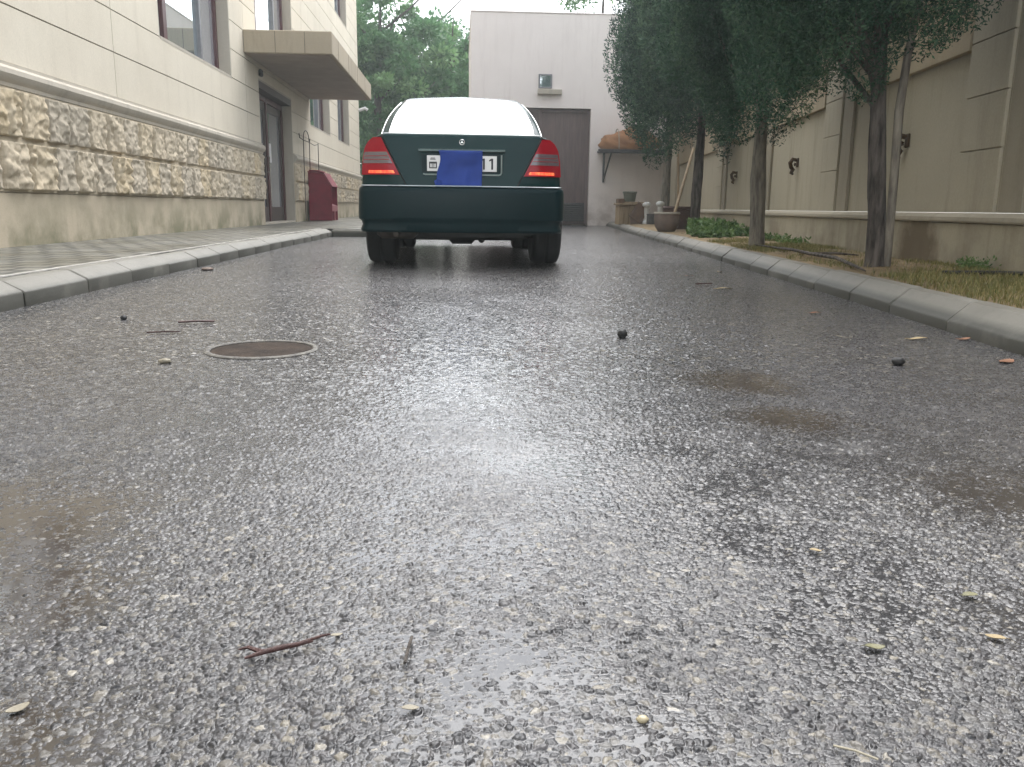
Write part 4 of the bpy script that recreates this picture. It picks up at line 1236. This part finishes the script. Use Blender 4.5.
mb = MB(); mb.lathe([(0.17, 0.10), (0.2, 0.12), (0.265, 0.3), (0.30, 0.46), (0.275, 0.47), (0.24, 0.36), (0.16, 0.17)], (3.80, 14.75, 0), 30); mb.build('bowl', M['dark_clay'], bw2, 50)
mb = MB(); mb.lathe([(0.276, 0.471), (0.302, 0.471), (0.315, 0.49), (0.30, 0.515), (0.27, 0.515)], (3.80, 14.75, 0), 30, 'z', True); mb.build('rim', M['dark_clay'], bw2, 50)
for name, lab, a, c, r_ in (('broom_handle', 'long pale wooden handle leaning over the rounded bowl', (3.38, 13.75, 0.12), (4.2, 15.6, 1.55), 0.026), ('garden_stake', 'thin upright wooden stake behind the leaning handle', (4.35, 17.0, 0.11), (4.30, 17.1, 1.55), 0.022)):
    v0_, v1_ = Vector(a), Vector(c)
    tag(MB().tube([v0_, v0_.lerp(v1_, 0.33), v0_.lerp(v1_, 0.66), v1_], [r_ * 1.05, r_, r_, r_ * 0.9], 10).build(name, M['wood'], None, 40), lab, 'stick')

# ---------------------------------------------------------------- the car
CY = 6.45
car = thing('parked_car', (0.0, CY + 2.2, 0.0), 'dark green saloon car parked with its back to the camera', 'car')
def yr(x, z):
    return CY + 0.085 + 0.20 * max(0.0, z - 0.62) + 1.6 * max(0.0, abs(x) - 0.52) ** 2
HALF = [(0, .275), (.50, .275), (.66, .28), (.735, .32), (.755, .45), (.760, .60), (.757, .69), (.750, .80), (.736, .885), (.712, .93), (.680, .96), (.635, .982), (.58, .993), (.40, .999), (.2, 1.002), (0, 1.003)]
def wheel_arch(y):
    z = 0
    for yc in (CY + 0.72, CY + 3.41):
        d = abs(y - yc)
        if d < 0.355: z = max(z, 0.31 + math.sqrt(0.355 ** 2 - d * d))
    return z
sts = sorted([0.16, 0.22, 0.30, 0.55, 1.2, 1.6, 2.0, 2.4, 2.9, 3.95, 4.1, 4.2, 4.28] + [0.72 + 0.36 * math.cos(math.pi * k / 12) for k in range(13)] + [3.41 + 0.36 * math.cos(math.pi * k / 12) for k in range(13)])
def ring(yl, rear=False):
    kw = float(np.interp(yl, [0, .15, .5, 1.2, 2.8, 3.6, 4.1, 4.28], [1.0, 1.0, 1.025, 1.05, 1.05, 1.02, .94, .86]))
    zt = float(np.interp(yl, [0, .5, 1.0, 3.0, 3.6, 4.1, 4.28], [1, 1, .985, .955, .86, .76, .70]))
    half = []
    for (x, z) in HALF:
        zz = 0.6 + (z - 0.6) * (zt - 0.6) / 0.4 if z > 0.6 else z
        xx = x * kw
        yy = CY + yl
        if rear: yy = yr(xx, zz)
        else: zz = max(zz, wheel_arch(yy)) if (x > 0.45 and z < 0.69) else zz
        half.append((xx, yy, zz))
    return [(-x, y, z) for x, y, z in half[::-1][:-1]] + [half[0]] + [(x, y, z) for x, y, z in half[1:]][:-1] + [half[-1]] if False else [(x, y, z) for x, y, z in half] + [(-x, y, z) for x, y, z in half[-2:0:-1]]
rows = []
# rear face in shrinking rings so that it stays a gently curved panel
r0 = ring(0.0, True)
for s in (0.05, 0.35, 0.7, 0.93):
    rows.append([(x * s, yr(x * s, 0.62 + (z - 0.62) * s), 0.62 + (z - 0.62) * s) for x, y, z in r0])
rows.append([(x * 0.992, y + 0.002, 0.62 + (z - 0.62) * 0.992) for x, y, z in r0])
rows.append([(x, y + 0.018, z) for x, y, z in r0])
for s in sts:
    r = ring(s)
    if s < 0.45:
        r = [(x, max(y, yr(x, z) + 0.03 + s * 0.1), z) for x, y, z in r]
    rows.append(r)
last = rows[-1]
for s in (0.8, 0.3):
    rows.append([(x * s, y + 0.04, 0.5 + (z - 0.5) * s) for x, y, z in last])
mb = MB(); V = mb.grid(rows, closed=True)
mb.face(V[0]); mb.face(V[-1])
body = mb.build('body', M['paint'], car, 38)

# greenhouse
BL = [(0, .50), (.30, .505), (.58, .54), (.655, .62), (.690, .95), (.715, 1.5), (.722, 2.0), (.715, 2.6), (.68, 2.95), (.62, 3.08), (.30, 3.18), (0, 3.2)]
TL = [(0, 1.10), (.22, 1.105), (.44, 1.13), (.492, 1.20), (.512, 1.4), (.525, 1.65), (.53, 1.85), (.525, 2.05), (.51, 2.2), (.47, 2.30), (.25, 2.37), (0, 2.4)]
def gh(i, t):
    """point on the greenhouse side: i runs round the loop (0 rear centre .. 11 front centre), t from belt to roof edge"""
    k = min(int(i), len(BL) - 2); f = i - k
    bx = BL[k][0] * (1 - f) + BL[k + 1][0] * f; by = BL[k][1] * (1 - f) + BL[k + 1][1] * f
    tx = TL[k][0] * (1 - f) + TL[k + 1][0] * f; ty = TL[k][1] * (1 - f) + TL[k + 1][1] * f
    zb = 0.975; zt = 1.352 + 0.03 * min(1, max(0, (ty - 1.1) / 0.6)) + 0.012 * (1 - min(1, tx / 0.45))
    bul = 0.035 * math.sin(math.pi * t)
    x = bx * (1 - t) + tx * t; y = by * (1 - t) + ty * t; z = zb * (1 - t) + zt * t
    n = Vector((x, (y - 1.75) * 0.45, 0)); n = n.normalized() if n.length else Vector((0, -1, 0))
    return (x + n.x * bul, CY + y + n.y * bul, z + bul * 0.5)
nl = len(BL)
def loop(t, sub=3):
    out = []
    for s in range((nl - 1) * sub + 1):
        out.append(gh(s / sub, t))
    return out + [(-x, y, z) for x, y, z in out[-2:0:-1]]
rows = [loop(t) for t in (0.0, 0.2, 0.4, 0.6, 0.8, 0.94, 1.0)]
top = rows[-1]
cyr = CY + 1.75
for s, dz in ((0.93, 0.017), (0.75, 0.036), (0.45, 0.050), (0.15, 0.055)):
    rows.append([(x * s, cyr + (y - cyr) * s, z + dz) for x, y, z in top])
mb = MB(); V = mb.grid(rows, closed=True); mb.face(V[-1])
mb.build('roof', M['paint'], car, 40)

def gpanel(name, i0, i1, t0, t1, material, off=0.006, both=False, n=14, m_=8, taper=0.0, mirror=1):
    q = MB()
    def P(i, t):
        if i >= 0: x, y, z = gh(i, t)
        else:
            x, y, z = gh(-i, t); x = -x
        return Vector((x * mirror, y, z))
    rows = []
    for b_ in range(m_ + 1):
        t = t0 + (t1 - t0) * b_ / m_
        row = []
        for a_ in range(n + 1):
            i = i0 + (i1 - i0) * a_ / n
            p = P(i, t)
            e = 0.02
            du = P(i + e, t) - P(i - e, t); dv = P(i, min(1, t + e)) - P(i, max(0, t - e))
            nn = du.cross(dv).normalized()
            cen = Vector((0, cyr, 1.1))
            if nn.dot(p - cen) < 0: nn = -nn
            row.append(p + nn * off)
        rows.append(row)
    q.grid(rows)
    o = q.build(name, material, car, 180)
    edge = [r[0] for r in rows] + rows[-1][1:] + [r[-1] for r in rows[::-1]][1:] + rows[0][::-1][1:-1]
    return o, rows, edge
def trim_round(parent, edge, r, material, name='trim'):
    q = MB(); q.tube(list(edge) + [edge[0], edge[1]], r, 6, cap=False); return q.build(name, material, parent, 60)
rg, rows_rg, edge = gpanel('rear_window', -2.12, 2.12, 0.10, 0.955, M['car_rear_glass'], 0.006, n=24)
trim_round(rg, edge, 0.0048, M['chrome'])
for mir in (1, -1):
    for (i0, i1) in ((3.25, 3.95), (4.1, 5.55), (5.7, 7.9)):
        sg, _, edge = gpanel('side_window', i0, i1, 0.14, 0.92, M['car_glass'], 0.005, mirror=mir)
        trim_round(sg, edge, 0.006, M['chrome'])
ws, _, edge = gpanel('windscreen', 9.05, 11.0, 0.08, 0.95, M['car_glass'], 0.006)
ws2, _, edge = gpanel('windscreen', 9.05, 11.0, 0.08, 0.95, M['car_glass'], 0.006, mirror=-1)

# boot lid: raised panel with a shut line round it
def rear_sheet(name, outline_fn, z0, z1, off, material, parent, nx=30, nz=16, thick=0.012, smooth=180):
    """sheet following the rear face: outline_fn(z) -> (x0, x1); has a returned edge"""
    rows = []
    for a_ in range(nz + 1):
        z = z0 + (z1 - z0) * a_ / nz
        xa, xb = outline_fn(z)
        rows.append([(xa + (xb - xa) * k / nx, yr(xa + (xb - xa) * k / nx, z) - off, z) for k in range(nx + 1)])
    back = [[(x, y + thick, z) for x, y, z in r] for r in rows]
    q = MB()
    V = q.grid(rows)
    B = q.grid(back)
    for k in range(nx):
        q.face([V[0][k], V[0][k + 1], B[0][k + 1], B[0][k]]); q.face([V[-1][k], V[-1][k + 1], B[-1][k + 1], B[-1][k]])
    for a_ in range(nz):
        q.face([V[a_][0], V[a_ + 1][0], B[a_ + 1][0], B[a_][0]]); q.face([V[a_][-1], V[a_ + 1][-1], B[a_ + 1][-1], B[a_][-1]])
    return q.build(name, material, parent, smooth)
lidx = lambda z: (-(0.408 + (z - 0.605) * 0.507), 0.408 + (z - 0.605) * 0.507)
boot = rear_sheet('boot_lid', lidx, 0.612, 0.972, 0.012, M['paint'], car, smooth=40)
# lip of the lid rolling over onto the deck
q = MB()
rows = []
for k in range(31):
    x = -0.593 + 1.186 * k / 30
    y0 = yr(x, 0.972)
    rows.append([(x, y0 - 0.012, 0.9725), (x, y0 - 0.006, 0.990), (x, y0 + 0.012, 1.0005), (x, y0 + 0.05, 1.0065), (x, CY + 0.53, 1.0075), (x, CY + 0.53, 0.99), (x, y0 + 0.01, 0.97)])
q.grid(rows, closed=True)
q.build('boot_deck', M['paint'], car, 50)
# dark shut lines: slim rubber seals between lid and wings
q = MB()
for s in (1, -1):
    q.tube([(s * (lidx(z)[1] + 0.005), yr(lidx(z)[1], z) - 0.002, z) for z in np.linspace(0.61, 0.985, 14)], 0.0055, 6)
q.build('shut_line', M['trim'], car)
# chrome grip above the plate, recess and plate
yp = lambda z: yr(0, z) - 0.012
q = MB(); q.prism([(yp(.878) - 0.028, .868), (yp(.878) - 0.03, .882), (yp(.878) + 0.004, .889), (yp(.878) + 0.004, .866)], -0.326, 0.326, 'x'); q.build('grip_strip', mat('satin_green_trim', (0.20, 0.27, 0.26), (0.16, 0.22, 0.21), 20, 0.25, metal=0.6), boot)
q = MB(); q.prism([(-0.285, .690), (0.285, .690), (0.302, .705), (0.302, .845), (-0.302, .845), (-0.302, .705)], yp(.77) - 0.012, yp(.77) + 0.02, 'y'); rec = q.build('plate_recess', M['bumperp'], boot)
q = MB(); q.tube([(0.298, yp(.77) - 0.016, .845), (0.298, yp(.77) - 0.016, .715), (0.292, yp(.77) - 0.016, .702), (0.278, yp(.77) - 0.016, .697), (-0.278, yp(.77) - 0.016, .697), (-0.292, yp(.77) - 0.016, .702)], 0.006, 6); q.build('recess_edge', mat('pale_green_edge', (0.30, 0.36, 0.34), (0.24, 0.30, 0.28), 20, 0.3), rec, 60)
PX0, PX1, PZ0, PZ1 = -0.262, 0.262, 0.722, 0.836
PY = yp(.77) - 0.02
q = MB(); q.box(PX0, PX1, PY - 0.003, PY, PZ0, PZ1, 0.001); plate = q.build('number_plate', M['plate'], boot)
q = MB()
def bar(x0, x1, z0, z1): q.box(x0, x1, PY - 0.0055, PY - 0.0035, z0, z1)
# small crest above a framed block on the left, digits 1 1 on the right
bar(-0.238, -0.198, .806, .811); bar(-0.234, -0.202, .815, .819)
bar(-0.246, -0.238, .742, .790); bar(-0.196, -0.188, .742, .790); bar(-0.2379, -0.1961, .782, .790); bar(-0.2379, -0.1961, .742, .749)
bar(-0.226, -0.221, .7495, .776); bar(-0.213, -0.208, .7495, .776); bar(-0.2379, -0.1961, .7765, .7815)
for x in (0.158, 0.220):
    bar(x, x + 0.014, .738, .818)
    q.prism([(x - 0.016, .798), (x - 0.0005, .8035), (x - 0.0005, .818), (x - 0.016, .806)], PY - 0.0055, PY - 0.0035, 'y')
q.build('lettering', M['ink'], plate)
# three-pointed star in a ring
q = MB()
cz, cy_ = 0.938, yp(.938) - 0.004
q.tube([(0.019 * math.cos(2 * math.pi * k / 24), cy_, cz + 0.019 * math.sin(2 * math.pi * k / 24)) for k in range(25)], 0.0022, 6, cap=False)
for k in range(3):
    a = math.pi / 2 + 2 * math.pi * k / 3
    q.prism([(0.018 * math.cos(a), cz + 0.018 * math.sin(a)), (0.004 * math.cos(a + 1.05), cz + 0.004 * math.sin(a + 1.05)), (0, cz), (0.004 * math.cos(a - 1.05), cz + 0.004 * math.sin(a - 1.05))], cy_ - 0.004, cy_ + 0.001, 'y')
q.build('badge', M['chrome'], boot)

# tail lights
def silh(z):
    return float(np.interp(z, [0.6, 0.69, 0.80, 0.885, 0.93, 0.96, 0.982], [.760, .757, .750, .736, .712, .680, .640]))
for s in (1, -1):
    def rng_(z, s=s):
        a = 0.462 + (z - 0.69) * 0.507 + 0.006; c = silh(z) + 0.004
        return (a, c) if s > 0 else (-c, -a)
    tl = rear_sheet('tail_light', rng_, 0.692, 0.968, 0.010, M['red_lens'], car, 16, 16, 0.03, 50)
    tl['label'] = 'tail light with red, smoked and lit strips'
    def part_fn(z, s=s):
        a, c = rng_(z); return (a + 0.006, c - 0.010)
    rear_sheet('smoked_lens', part_fn, 0.776, 0.860, 0.0135, M['smoke_lens'], tl, 14, 5, 0.006, 50)
    def strip_fn(z, s=s):
        a, c = rng_(z)
        return (a + 0.03, c - 0.055) if s > 0 else (a + 0.055, c - 0.03)
    rear_sheet('lit_strip', strip_fn, 0.703, 0.724, 0.0135, M['lit'], tl, 14, 3, 0.006, 50)
    for zz in (0.802, 0.828):
        def ln(z, s=s):
            a, c = rng_(z); return (a + 0.012, c - 0.02)
        rear_sheet('lens_rib', ln, zz, zz + 0.004, 0.0155, M['red_lens'], tl, 12, 1, 0.003, 50)

# rear bumper wrapping round the corners
path = []
for k in range(25):
    x = 0.70 * k / 24
    path.append((x, 0.05 * (x / 0.70) ** 2 * 1.1))
cxr, cyr2 = 0.66, 0.16
corner = [(0.70 + 0.075 * math.sin(t) , 0.055 + 0.10 * (1 - math.cos(t))) for t in np.linspace(0.15, math.pi / 2, 7)]
path += corner + [(0.782, 0.26), (0.785, 0.33), (0.784, 0.37)]
full = [(-x, y) for x, y in path[::-1]] + path[1:]
prof = [(-0.10, .275), (-.012, .268), (.0, .285), (-.004, .325), (.004, .352), (.010, .365), (.012, .38), (.010, .48), (.008, .56), (.004, .585), (-.004, .600), (-.016, .606), (-.06, .608), (-.085, .606)]
rows = []
for j, (x, y) in enumerate(full):
    a_ = full[max(0, j - 1)]; c_ = full[min(len(full) - 1, j + 1)]
    tx, ty = c_[0] - a_[0], c_[1] - a_[1]; l_ = math.hypot(tx, ty)
    nx, ny_ = ty / l_, -tx / l_
    end = 1 if abs(x) > 0.70 else 0
    sink = 0.0 if abs(x) < 0.42 else (min(1, (abs(x) - 0.42) / 0.08))
    row = []
    for (o_, z) in prof:
        if 0.30 < z < 0.36: o_ = o_ - 0.012 * sink
        row.append((x + nx * o_, CY + y + ny_ * o_, z))
    rows.append(row)
q = MB(); q.grid(rows); bump_o = q.build('rear_bumper', M['bumperp'], car, 42)
q = MB()
q.grid([[(x + 0.0, CY + y - 0.006 + 0.004, .6095), (x, CY + y + 0.004, .6155), (x, CY + y + 0.02, .6165), (x, CY + y + 0.06, .6135), (x, CY + y + 0.06, .606)] for x, y in full if abs(x) < 0.765])
q.build('bright_strip', mat('dull_bright_strip', (0.30, 0.34, 0.35), (0.24, 0.28, 0.29), 20, 0.4, metal=0.5), bump_o, 50)
# underside
q = MB()
q.box(-0.50, 0.50, CY + 0.25, CY + 4.0, 0.205, 0.30, 0.02)
q.box(-0.62, 0.62, CY + 1.15, CY + 3.0, 0.19, 0.30, 0.02)
q.prism([(-.70, .30), (-.66, .292), (-.33, .290), (-.29, .252), (-.1, .238), (.1, .236), (.32, .246), (.66, .268), (.70, .30)], CY + 0.06, CY + 0.40, 'y')
q.build('underbody', M['under'], car)
q = MB(); q.tube([(-0.66, CY + 0.24, .275), (-0.62, CY + 0.24, .275), (-0.38, CY + 0.24, .275), (-0.34, CY + 0.24, .275)], [0.03, 0.062, 0.062, 0.03], 18)
muf = q.build('muffler', M['muffler'], car, 40)
q = MB(); q.tube([(-0.50, CY + 0.22, .262), (-0.50, CY + 0.12, .258), (-0.50, CY + 0.07, .252)], 0.02, 12); q.build('tail_pipe', M['muffler'], muf, 40)
q = MB()
q.tube([(-0.62, CY + 0.72, 0.24), (-0.2, CY + 0.74, 0.235), (0.2, CY + 0.74, 0.235), (0.62, CY + 0.72, 0.24)], 0.032, 10)
q.tube([(-0.12, CY + 0.72, 0.24), (-0.08, CY + 0.72, 0.24), (0.08, CY + 0.72, 0.24), (0.12, CY + 0.72, 0.24)], [0.04, 0.085, 0.085, 0.04], 14)
q.tube([(0.16, CY + 0.55, 0.20), (0.17, CY + 1.0, 0.185), (0.15, CY + 2.5, 0.185)], 0.028, 10)
q.build('rear_axle', M['under'], car, 40)
# wheels
for (xc, yl, rot) in ((-0.652, 0.72, 0), (0.690, 0.72, 0), (-0.652, 3.41, 0), (0.690, 3.41, 0)):
    s = 1 if xc > 0 else -1
    q = MB()
    w = 0.118
    q.lathe([(0.20, -w + 0.02), (0.235, -w + 0.005), (0.275, -w), (0.298, -w + 0.012), (0.309, -w + 0.035), (0.3115, -w + 0.055), (0.3115, -0.012), (0.306, -0.008), (0.306, 0.008), (0.3115, 0.012), (0.3115, w - 0.055), (0.309, w - 0.035), (0.298, w - 0.012), (0.275, w), (0.235, w - 0.005), (0.20, w - 0.02)], (xc, CY + yl, 0.311), 48, 'x')
    wh = q.build('wheel', M['tyre'], car, 35)
    q = MB()
    q.lathe([(0.195, s * 0.03), (0.205, s * 0.10), (0.19, s * 0.112), (0.17, s * 0.095), (0.07, s * 0.105), (0.03, s * 0.11)], (xc, CY + yl, 0.311), 32, 'x')
    q.build('rim', M['steel'], wh, 35)
    q = MB()
    for k in range(8):
        a = 2 * math.pi * k / 8
        q.tube([(xc + s * 0.112, CY + yl + 0.05 * math.cos(a), 0.311 + 0.05 * math.sin(a)), (xc + s * 0.112, CY + yl + 0.18 * math.cos(a), 0.311 + 0.18 * math.sin(a))], 0.014, 6)
    q.build('spoke', M['chrome'], wh)
# door mirrors
for s in (1, -1):
    q = MB(); q.box(min(s * 0.76, s * 0.90), max(s * 0.76, s * 0.90), CY + 2.75, CY + 2.83, 0.95, 1.06, 0.025, 3); q.build('door_mirror', M['paint'], car, 40)
# door handles and side rubbing strips
for s in (1, -1):
    for yl in (1.25, 2.15):
        q = MB(); q.box(min(s * 0.79, s * 0.815), max(s * 0.79, s * 0.815), CY + yl, CY + yl + 0.2, 0.80, 0.825, 0.006); q.build('door_handle', M['trim'], car)

# blue cloth hung over the plate
rows = []
for a_ in range(19):
    t = a_ / 18
    z = 0.872 - t * 0.268
    row = []
    for k in range(29):
        u = k / 28
        x = -0.178 + 0.328 * u + (-0.012 * (t > 0.82) * (u < 0.25) * (0.25 - u) * 8) + 0.004 * math.sin(3 * t + 1)
        if u < 0.05: x += 0.012 * math.sin(t * 7)
        base_y = min(yr(x, z) - 0.050, PY - 0.020) - 0.012 * max(0, (t - 0.75) * 4)
        y = base_y + 0.007 * math.sin(u * 9 + 0.6) * (0.3 + t) + 0.004 * math.sin(u * 23 + t * 4) * t + 0.003 * math.sin(t * 11 + u * 5)
        row.append((x, y, z + 0.004 * math.sin(u * 6) * t))
    rows.append(row)
q = MB(); V = q.grid(rows); B = q.grid([[(x, y + 0.003, z) for x, y, z in r] for r in rows])
for k in range(28):
    q.face([V[0][k], V[0][k + 1], B[0][k + 1], B[0][k]]); q.face([V[-1][k], V[-1][k + 1], B[-1][k + 1], B[-1][k]])
for a_ in range(18):
    q.face([V[a_][0], V[a_ + 1][0], B[a_ + 1][0], B[a_][0]]); q.face([V[a_][-1], V[a_ + 1][-1], B[a_ + 1][-1], B[a_][-1]])
# small tail of cloth caught on the bumper at its left corner
q.grid([[(-0.178 + 0.03 * u_, yr(-0.17, .62) - 0.062 + 0.006 * math.sin(u_ * 5), 0.66 - 0.05 * t_ - 0.008 * u_) for u_ in np.linspace(-0.4, 1, 5)] for t_ in np.linspace(0, 1, 5)])
tag(q.build('blue_cloth', M['blue'], None, 180), 'bright blue cloth hung over the number plate of the green car', 'cloth')

# ---------------------------------------------------------------- damp air
q = MB(); q.box(-60, 60, -12, 75, -1.1, 16)
m, nt, b = new_mat('damp_air')
nt.nodes.remove(b)
pv = nt.nodes.new('ShaderNodeVolumePrincipled')
pv.inputs['Color'].default_value = (0.86, 0.93, 0.92, 1)
pv.inputs['Density'].default_value = 0.003
pv.inputs['Anisotropy'].default_value = 0.3
nt.links.new(pv.outputs[0], nt.nodes['Material Output'].inputs['Volume'])
tag(q.build('haze', m), kind='stuff')

# ---------------------------------------------------------------- road details
mh = thing('manhole_cover', (-0.645, 2.722, 0.0), 'small round brown iron cover sunk in the wet asphalt', 'manhole cover')
q = MB(); q.lathe([(0.160, 0.0035), (0.163, 0.006), (0.172, 0.0065), (0.178, 0.003), (0.181, -0.01), (0.160, -0.01)], (-0.645, 2.722, 0), 56, 'z', True); q.build('ring', M['lid_ring'], mh, 40)
q = MB(); q.lathe([(0.001, 0.0022), (0.08, 0.0026), (0.150, 0.0022), (0.158, 0.001), (0.158, -0.01)], (-0.645, 2.722, 0), 56); lidm = q.build('lid', M['iron_lid'], mh, 40)
tw = thing('broken_twig', (-0.19, 0.813, 0.0), 'wet reddish brown twig lying on the asphalt nearest the camera', 'twig')
q = MB(); q.tube([(-0.222, 0.797, 0.006), (-0.205, 0.803, 0.009), (-0.188, 0.812, 0.009), (-0.172, 0.816, 0.010), (-0.158, 0.826, 0.008)], [0.0014, 0.0028, 0.0031, 0.0026, 0.0013], 8); q.build('stem', M['twig'], tw, 60)
q = MB(); q.tube([(-0.205, 0.803, 0.009), (-0.222, 0.812, 0.010), (-0.232, 0.813, 0.007)], [0.003, 0.002, 0.001], 6)
q.tube([(-0.172, 0.816, 0.010), (-0.150, 0.835, 0.009), (-0.142, 0.842, 0.007)], [0.0025, 0.0016, 0.001], 6); q.build('side_shoot', M['twig'], tw, 60)

def stick(label, pts, r, material=None, name='thin_stick', cat='stick', group=None):
    return tag(MB().tube(pts, r, 6).build(name, material or M['twig'], None, 60), label, cat, group)
stick('thin dark straight stick lying beyond the round iron cover', [(-1.106, 3.325, 0.008), (-1.04, 3.34, 0.01), (-0.974, 3.355, 0.008)], 0.0045)
stick('faint short stick just in front of the longer dark stick', [(-1.13, 3.06, 0.006), (-1.07, 3.075, 0.007), (-1.02, 3.08, 0.006)], 0.0028)
stick('pale yellow straw at the bottom edge of the road', [(0.322, 0.632, 0.006), (0.336, 0.622, 0.008), (0.352, 0.612, 0.006)], 0.0011, M['leaf_pale'], 'straw_stalk', 'straw')
stick('short upright-lying grey stem left of the wet streak', [(-0.058, 0.78, 0.007), (-0.056, 0.81, 0.008), (-0.054, 0.835, 0.006)], 0.0017, M['bark'], 'dry_stem', 'stem')
stick('dark short stick on the road below the boundary wall kerb', [(1.46, 5.2, 0.006), (1.52, 5.22, 0.008), (1.58, 5.25, 0.006)], 0.004)
def pebble(label, x, y, r, material, seed, cat='stone', name='loose_stone', z=None):
    o = blob(name, (x, y, r[2] * 0.75 if z is None else z), r, material, None, seed, 0.25, 14, 10)
    return tag(o, label, cat)
pebble('round black nut lying alone on the grey road right of centre', 0.582, 3.0, (0.018, 0.018, 0.019), M['black'], 3, 'nut', 'round_nut')
pebble('angular black stone on the road near the right kerb', 1.34, 2.47, (0.02, 0.018, 0.014), M['black'], 4)
pebble('white pebble left of the round iron cover', -0.873, 2.49, (0.018, 0.014, 0.008), M['leaf_pale'], 5)
pebble('smooth cream pebble in the foreground right of the wet streak', 0.165, 0.682, (0.0055, 0.0042, 0.0034), mat('cream_pebble', (0.48, 0.42, 0.28), (0.4, 0.34, 0.22), 30, 0.4), 6)
pebble('tiny black stone on the road left of the thin sticks', -1.36, 3.45, (0.014, 0.012, 0.010), M['black'], 8)
pebble('pale stone chip lying by the left kerb foot', -1.80, 6.1, (0.04, 0.05, 0.012), M['clay'], 9, 'chip', 'stone_chip')

def leaf(x, y, L_, W_, rz, label, material, seed=0, group='fallen leaves on the road'):
    rows = []
    rng = random.Random(seed)
    curl = rng.uniform(0.1, 0.35)
    q = MB()
    for i in range(9):
        t = i / 8
        w = W_ * math.sin(math.pi * (0.06 + 0.9 * t)) ** 0.8
        row = []
        for k in range(5):
            u = k / 4 - 0.5
            px, py = (t - 0.5) * L_, u * w
            pz = 0.0045 + L_ * curl * (u * u) * 0.5 + L_ * 0.04 * math.sin(t * 4 + seed)
            row.append((px, py, max(0.004, pz)))
        rows.append(row)
    q.T = Matrix.Translation((x, y, 0)) @ Matrix.Rotation(rz, 4, 'Z')
    V = q.grid(rows); B = q.grid([[(a, b_, c - 0.0006) for a, b_, c in r] for r in rows])
    q.T = Matrix.Identity(4)
    q.tube([q.T @ Vector((x - math.cos(rz) * L_ * 0.5, y - math.sin(rz) * L_ * 0.5, 0.006)), Vector((x - math.cos(rz) * L_ * 0.72, y - math.sin(rz) * L_ * 0.72, 0.006))], L_ * 0.018, 5)
    return tag(q.build('fallen_leaf', material, None, 180), label, 'leaf', group)
LV = [
    (0.619, 0.916, .022, .011, 0.2, 'small yellow-olive leaf on the road at the lower right', M['leaf_olive']),
    (0.586, 0.815, .020, .010, 2.5, 'small tan leaf low at the right, below the yellow-olive one', M['leaf_tan']),
    (0.442, 0.799, .022, .011, 0.0, 'olive leaf lying flat midway between wet streak and right edge', M['leaf_olive']),
    (1.72, 2.52, .07, .04, 0.6, 'orange brown curled leaf against the right kerb foot', M['leaf_brown']),
    (1.86, 2.98, .06, .025, 0.3, 'reddish brown leaf at the kerb beside a tan one', M['leaf_brown']),
    (1.679, 2.973, .075, .03, 0.1, 'tan elongated leaf at the kerb beside a reddish one', M['leaf_tan']),
    (1.55, 4.9, .10, .035, 0.2, 'pale leaf at the kerb opposite the forked cypress', M['leaf_tan']),
    (-0.048, 0.706, .016, .008, 0.1, 'pale narrow leaf left of the wet streak at the bottom', M['leaf_pale']),
    (-0.136, 0.846, .013, .006, 0.4, 'tiny pale leaf just right of the reddish twig', M['leaf_pale']),
    (-0.408, 0.720, .020, .012, 0.8, 'pale oval leaf near the lower left corner', M['leaf_pale']),
    (1.411, 3.016, .05, .012, 2.4, 'white slender curled leaf on the road below the right kerb', M['leaf_pale']),
    (0.485, 1.057, .016, .008, 2.9, 'pale leaf fleck above the olive leaf at right', M['leaf_tan']),
    (1.62, 3.75, .06, .028, 0.3, 'brown leaf by the kerb beneath the forked trunk', M['leaf_brown']),
    (1.95, 6.3, .09, .035, 1.0, 'tan leaf by the kerb level with the pale straight trunk', M['leaf_tan']),
    (1.60, 5.9, .08, .03, 2.0, 'brown leaf on the road out from the pale straight trunk', M['leaf_brown']),
]
for i, (x, y, L_, W_, rz, lab, mm) in enumerate(LV):
    leaf(x, y, L_, W_, rz, lab, mm, i)
